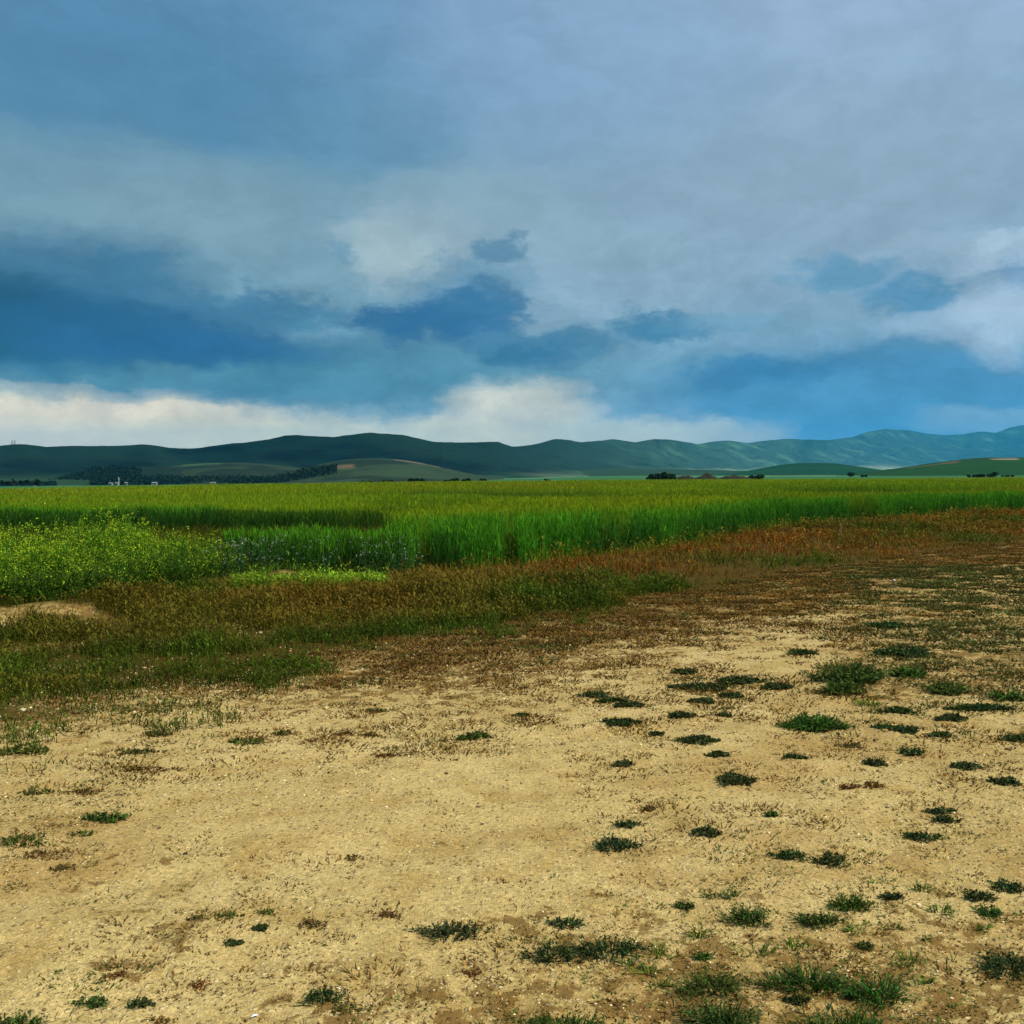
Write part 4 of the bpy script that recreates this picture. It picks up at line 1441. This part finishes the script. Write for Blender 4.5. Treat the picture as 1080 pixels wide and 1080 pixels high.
def tree(name, u, d, wpx, hpx, label, cat, group, col=(0.016, 0.034, 0.012), trunk=True, z=None, lobes=9, n=900):
    w, h = wpx * d / F, hpx * d / F
    root = bpy.data.objects.new(name, None)
    COL.objects.link(root)
    root.location = spot(u, d, z)
    tag(root, label, cat, group)
    z0 = h * (0.22 if trunk else 0.0)
    H = crown_heap(w, h - z0, z0, n, col, lobes, 0.055 * max(w, h) ** 0.9 + 0.04)
    me = H.mesh('crown', MAT_TREE)
    link('crown', me, root)
    r = 0.035 * h + 0.03
    parts = [tube_arrays((0, 0, -0.3), (0.02 * h, 0, h * 0.55), r, r * 0.5, 7)]
    for k in range(4):
        a = k * 1.6 + random.random()
        parts.append(tube_arrays((0.01 * h, 0, h * (0.08 + 0.08 * k)), (math.cos(a) * w * .28, math.sin(a) * w * .2, h * (.4 + .1 * k)), r * .5, r * .2, 5))
    v, q = join(parts)
    link('trunk' if trunk else 'stem', new_mesh('trunk', v, [q], MAT_BARK), root)
    return root


GB = 'bushes along the far side of the wheat field'
tree('bush', 699, 235, 29, 8.5, 'broad dark dome shaped bush left of the pointed earth heap', 'bush', GB, trunk=False, lobes=14, n=1600)
tree('bush', 797, 245, 17, 5.5, 'small dark bush at the right end of the earth bank', 'bush', GB, trunk=False)
tree('bush', 440, 190, 22, 6.5, 'dark rounded bush at the middle of the scrub behind the wheat', 'bush', GB, trunk=False, lobes=10)
tree('bush', 408, 186, 14, 5, 'olive bush left of the dark rounded one behind the wheat', 'bush', GB, col=(0.03, 0.045, 0.015), trunk=False)
tree('bush', 388, 182, 16, 4.5, 'low brownish bush, leftmost of the scrub behind the wheat', 'bush', GB, col=(0.04, 0.038, 0.018), trunk=False)
tree('bush', 423, 189, 10, 4, 'small grey green bush pressed between the olive and dark rounded ones', 'bush', GB, col=(0.04, 0.05, 0.025), trunk=False)
tree('bush', 484, 196, 32, 5.5, 'long low dark bush right of the gap in the scrub behind the wheat', 'bush', GB, trunk=False, lobes=14, n=1300)
tree('bush', 508, 198, 13, 5, 'small dark bush, rightmost of the scrub behind the wheat', 'bush', GB, trunk=False)
tree('bush', 577, 215, 5, 4, 'tiny lone bush in the middle of the green plain behind the wheat', 'bush', GB, trunk=False)
tree('bush', 1028, 300, 24, 2.8, 'low dark thicket left of the pointed bush under the right hill', 'bush', GB, trunk=False, lobes=12)
tree('bush', 1046, 302, 10, 5.5, 'pointed dark bush under the pale field on the right hill', 'bush', GB, trunk=False)
tree('bush', 1063, 305, 13, 2.2, 'faint low bush right of the pointed one under the right hill', 'bush', GB, trunk=False)
tree('round_tree', 897, 420, 8, 5.5, 'lone round dark tree on the plain left of the right hill', 'tree', None)
tree('bush', 911, 430, 9, 2.2, 'low bush right beside the lone round tree', 'bush', GB, trunk=False)
GT = 'row of small trees at the far left edge of the field'
for k, (u, wp, hp, lab) in enumerate([
        (2, 4, 6, 'small dark tree at the left photo border, first of the far row'),
        (8, 5, 5, 'squat dark tree second in the far row from the left border'),
        (15, 3.5, 7, 'narrow taller tree third in the far row from the left border'),
        (22, 4, 5, 'small tree in the middle of the far row at the left'),
        (28, 5, 7, 'thick tree with a gap before it, fifth in the far row'),
        (42, 11, 5, 'wide dark clump like tree ending the far row before the pale strip')]):
    tree('small_tree', u, 330, wp, hp + 2, lab, 'tree', GT, col=(0.012, 0.028, 0.011), n=500, lobes=6)


# earth heap and bank behind the wheat
def heap(u, d, wpx, hpx, label, peak, seed):
    w, h = wpx * d / F, hpx * d / F
    n = 34
    g = np.linspace(-1, 1, n)
    X, Y = np.meshgrid(g * w / 2, g * w * 0.3, indexing='ij')
    r = np.sqrt((X / (w / 2)) ** 2 + (Y / (w * .3)) ** 2)
    Z = h * np.clip(1 - r ** peak, 0, 1) * (1 + 0.7 * (fbm(X * 0.9 + seed, Y * 0.9, 4, seed) - 0.5)) - 0.15
    i, j = np.meshgrid(np.arange(n - 1) * n, np.arange(n - 1), indexing='ij')
    b = i + j
    q = np.stack([b, b + n, b + n + 1, b + 1], -1).reshape(-1, 4)
    o = link('earth_heap', new_mesh('earth_heap', np.stack([X, Y, Z], -1).reshape(-1, 3), [q], MAT_DIRT), loc=spot(u, d))
    tag(o, label, 'earth heap', 'heaps of earth behind the wheat')


heap(745, 238, 36, 8.5, 'pointed dark brown heap of earth beyond the wheat', 1.05, 3)
heap(775, 240, 44, 6.5, 'long low reddish bank of earth trailing right from the pointed heap', 1.8, 5)
heap(722, 240, 30, 6, 'low brown bank between the dome shaped bush and the pointed heap', 1.8, 9)
heap(462, 193, 24, 4.5, 'low yellowish bank in the gap of the scrub behind the wheat', 1.8, 13)

# village
VD = 800.0


def house(u, d, wpx, hpx, label, wallmat=None, roofmat=None, zoff=0.0):
    w, h = 0.66 * wpx * d / F, 0.62 * hpx * d / F
    root = bpy.data.objects.new('house', None)
    COL.objects.link(root)
    root.location = spot(u, d) + Vector((0, 0, zoff))
    root.rotation_euler.z = random.uniform(-.3, .3)
    tag(root, label, 'house', 'white houses at the foot of the left hills')
    dp = w * 0.8
    v, q = box_verts(-w / 2, w / 2, -dp / 2, dp / 2, -1.0, h)
    link('wall', new_mesh('wall', v, [q], wallmat or MAT_WALL, smooth=False), root)
    e, rh = 0.25, h * 0.35
    v = np.array([(-w / 2 - e, -dp / 2 - e, h + .003), (w / 2 + e, -dp / 2 - e, h + .003), (w / 2 + e, dp / 2 + e, h + .003), (-w / 2 - e, dp / 2 + e, h + .003), (-w / 2 - e, 0, h + rh), (w / 2 + e, 0, h + rh)])
    link('roof', new_mesh('roof', v, [np.array([(0, 1, 5, 4), (2, 3, 4, 5), (3, 2, 1, 0)]), np.array([(1, 2, 5), (3, 0, 4)])], roofmat or MAT_ROOF, smooth=False), root)
    for k in (-0.27, 0.27):
        v, q = box_verts(w * k - .5, w * k + .5, -dp / 2 - .04, -dp / 2 + .05, h * .35, h * .35 + min(1.2, h * .4))
        link('window', new_mesh('window', v, [q], MAT_GLASS, smooth=False), root)
    v, q = box_verts(-.45, .45, -dp / 2 - .05, -dp / 2 + .05, -.2, min(2.0, h * .7))
    link('door', new_mesh('door', v, [q], MAT_BARK, smooth=False), root)
    return root


MAT_GREYROOF = plain_mat('grey_roof', (0.24, 0.24, 0.22), 0.8, 0.2, 3)
BASEV = 3.4
house(117.5, VD, 5.2, 3.4, 'white house left of the pale tower at the far field edge', roofmat=MAT_GREYROOF, zoff=0.0)
house(123.8, VD, 4.4, 3.6, 'white house touching the foot of the pale tower', roofmat=MAT_GREYROOF, zoff=0.0)
house(133.5, VD, 3.4, 3.8, 'small pale house right of the tower, among dark trees', roofmat=MAT_GREYROOF, zoff=0.0)
house(163.5, VD, 7.5, 3.6, 'grey roofed low house halfway between the tower and the scrub', roofmat=MAT_GREYROOF, zoff=0.0)
house(225, VD, 8, 2.6, 'long low white building under the patchy hill', roofmat=MAT_GREYROOF, zoff=0.0)
house(37, VD * .62, 2.2, 2.4, 'tiny pale hut beside the row of small trees at the left', roofmat=MAT_GREYROOF)

# tower: shaft, gallery, cap
o = bpy.data.objects.new('tower', None)
COL.objects.link(o)
o.location = spot(125.7, VD + 6)
tag(o, 'thin pale tower rising above the white houses on the left', 'tower')
sh = 9.0 * VD / F
v, q = tube_arrays((0, 0, -2), (0, 0, sh * .8), .62, .52, 12)
link('shaft', new_mesh('shaft', v, [q], MAT_WALL), o)
v, q = join([tube_arrays((0, 0, sh * .62), (0, 0, sh * .64), .55, .95, 12), tube_arrays((0, 0, sh * .64), (0, 0, sh * .70), .95, .95, 12)])
link('gallery', new_mesh('gallery', v, [q], MAT_WALL), o)
v, q = tube_arrays((0, 0, sh * .8), (0, 0, sh), .62, .03, 12)
link('cap', new_mesh('cap', v, [q], MAT_GREYROOF), o)


# masts on the left ridge
def mast(u, hpx, label):
    a, e = az_el(u, 469)
    d = float(crest_dist(a))
    z = d * math.tan(e) + EYE
    h = hpx * d / F
    parts = []
    for sx, sy in ((-1, -1), (1, -1), (1, 1), (-1, 1)):
        parts.append(tube_arrays((sx * .9, sy * .9, -3), (sx * .25, sy * .25, h), .14, .09, 5))
    for k in range(6):
        z0, z1 = h * k / 6, h * (k + 1) / 6
        w0, w1 = .9 - .65 * k / 6, .9 - .65 * (k + 1) / 6
        for s in (-1, 1):
            parts.append(tube_arrays((-w0, s * w0, z0), (w1, s * w1, z1), .07, .07, 4))
            parts.append(tube_arrays((s * w0, -w0, z0), (s * w1, w1, z1), .07, .07, 4))
    root = bpy.data.objects.new('radio_mast', None)
    COL.objects.link(root)
    root.location = (d * math.sin(a), d * math.cos(a), z)
    tag(root, label, 'mast', 'masts on the left ridge')
    v, q = join(parts)
    link('lattice', new_mesh('lattice', v, [q], MAT_STEEL), root)
    v, q = tube_arrays((-1.0, 0, h * .72), (1.0, 0, h * .72), .2, .2, 6)
    link('crossbar', new_mesh('crossbar', v, [q], MAT_STEEL), root)
    v, q = tube_arrays((0, 0, h - .2), (0, 0, h + 2), .07, .04, 5)
    link('antenna', new_mesh('antenna', v, [q], MAT_STEEL), root)


mast(12.8, 3.8, 'left one of two thin masts on the ridge at the far left')
mast(15.6, 4.2, 'right one of two thin masts on the ridge at the far left')


# belts of trees at the foot of the left hills, one dark mass
def build_woods():
    H = Heap()
    n = 30000
    u = RNG.choice([0, 1, 2], n, p=[.36, .36, .28])
    uu = np.where(u == 0, rnd(n, 30, 150), np.where(u == 1, rnd(n, 95, 356), rnd(n, -220, 60)))
    d = np.where(u == 0, rnd(n, 850, 1000), np.where(u == 1, rnd(n, 806, 870), rnd(n, 780, 830)))
    x, y = (uu - 540) / F * d, d
    dens = fbm(x * 0.02, y * 0.02, 3, 181)
    k = dens > 0.27
    x, y, uu, d, u = x[k], y[k], uu[k], d[k], u[k]
    n = len(x)
    top = (np.where(u == 0, 7.5 * np.sin(np.clip((uu - 28) / 122, 0, 1) * math.pi) ** .6, np.where(u == 1, 5.0, 3.4))) * (0.55 + 0.9 * fbm(x * 0.09, y * 0.09, 3, 182))
    z = land_z(x, y) - .3 + top * RNG.random(n) ** 0.8
    v, q, c = leaflets(np.stack([x, y, z], 1), rnd(n, 0.5, 1.1), tints(n, (0.010, 0.024, 0.011), 0.4), aspect=0.75)
    H.add(v, q, c)
    tag(link('woods', H.mesh('woods', MAT_TREE)), 'dark belts of trees along the foot of the left hills', 'woods', kind='stuff')


build_woods()

# dry stalk
x_, y_ = ground_at(887, 571)
H = Heap()
n = 16
rt = np.array([[0, 0, 0]] * n, float) + RNG.normal(0, .01, (n, 3)) * np.array((1, 1, 0))
f = np.linspace(0, 1, n)
v, q, c = strips(np.array([[0., 0, -.02], [0.01, 0, -.02]]), np.array([1.2, 2.6]), np.array([.46, .36]), np.array([.05, .06]), np.array([.02, .018]), [1, 1, .9, .7], np.tile((.24, .17, .08), (2, 1)), np.tile((.3, .22, .1), (2, 1)))
H.add(v, q, c)
rt[:, 2] = .12 + .3 * f
v, q, c = strips(rt, rnd(n, 0, 6.28), rnd(n, .03, .09), rnd(n, .02, .07), np.full(n, .012), [.8, 1, .2], np.tile((.24, .17, .08), (n, 1)), np.tile((.3, .23, .11), (n, 1)))
H.add(v, q, c)
tag(link('dry_stalk', H.mesh('dry_stalk', MAT_GRASS), loc=(x_, y_, float(gz(x_, y_)))), 'tall pale dry stalk standing above the brown grass at the right', 'stalk')

# ------------------------------------------------------------------ the air
m = new_mat('haze_air')
vp = S.nt.nodes.new('ShaderNodeVolumePrincipled')
vp.inputs['Color'].default_value = (0.0, 0.50, 1.0, 1)
vp.inputs['Density'].default_value = 0.000052
vp.inputs['Anisotropy'].default_value = 0.0
finish(None, m, vp.outputs[0])
v, q = box_verts(-15800, 15800, -15800, 15800, -40, 760)
tag(link('haze', new_mesh('haze', v, [q], m, smooth=False)), 'thin blue haze in the air over the plain', 'haze', kind='stuff')
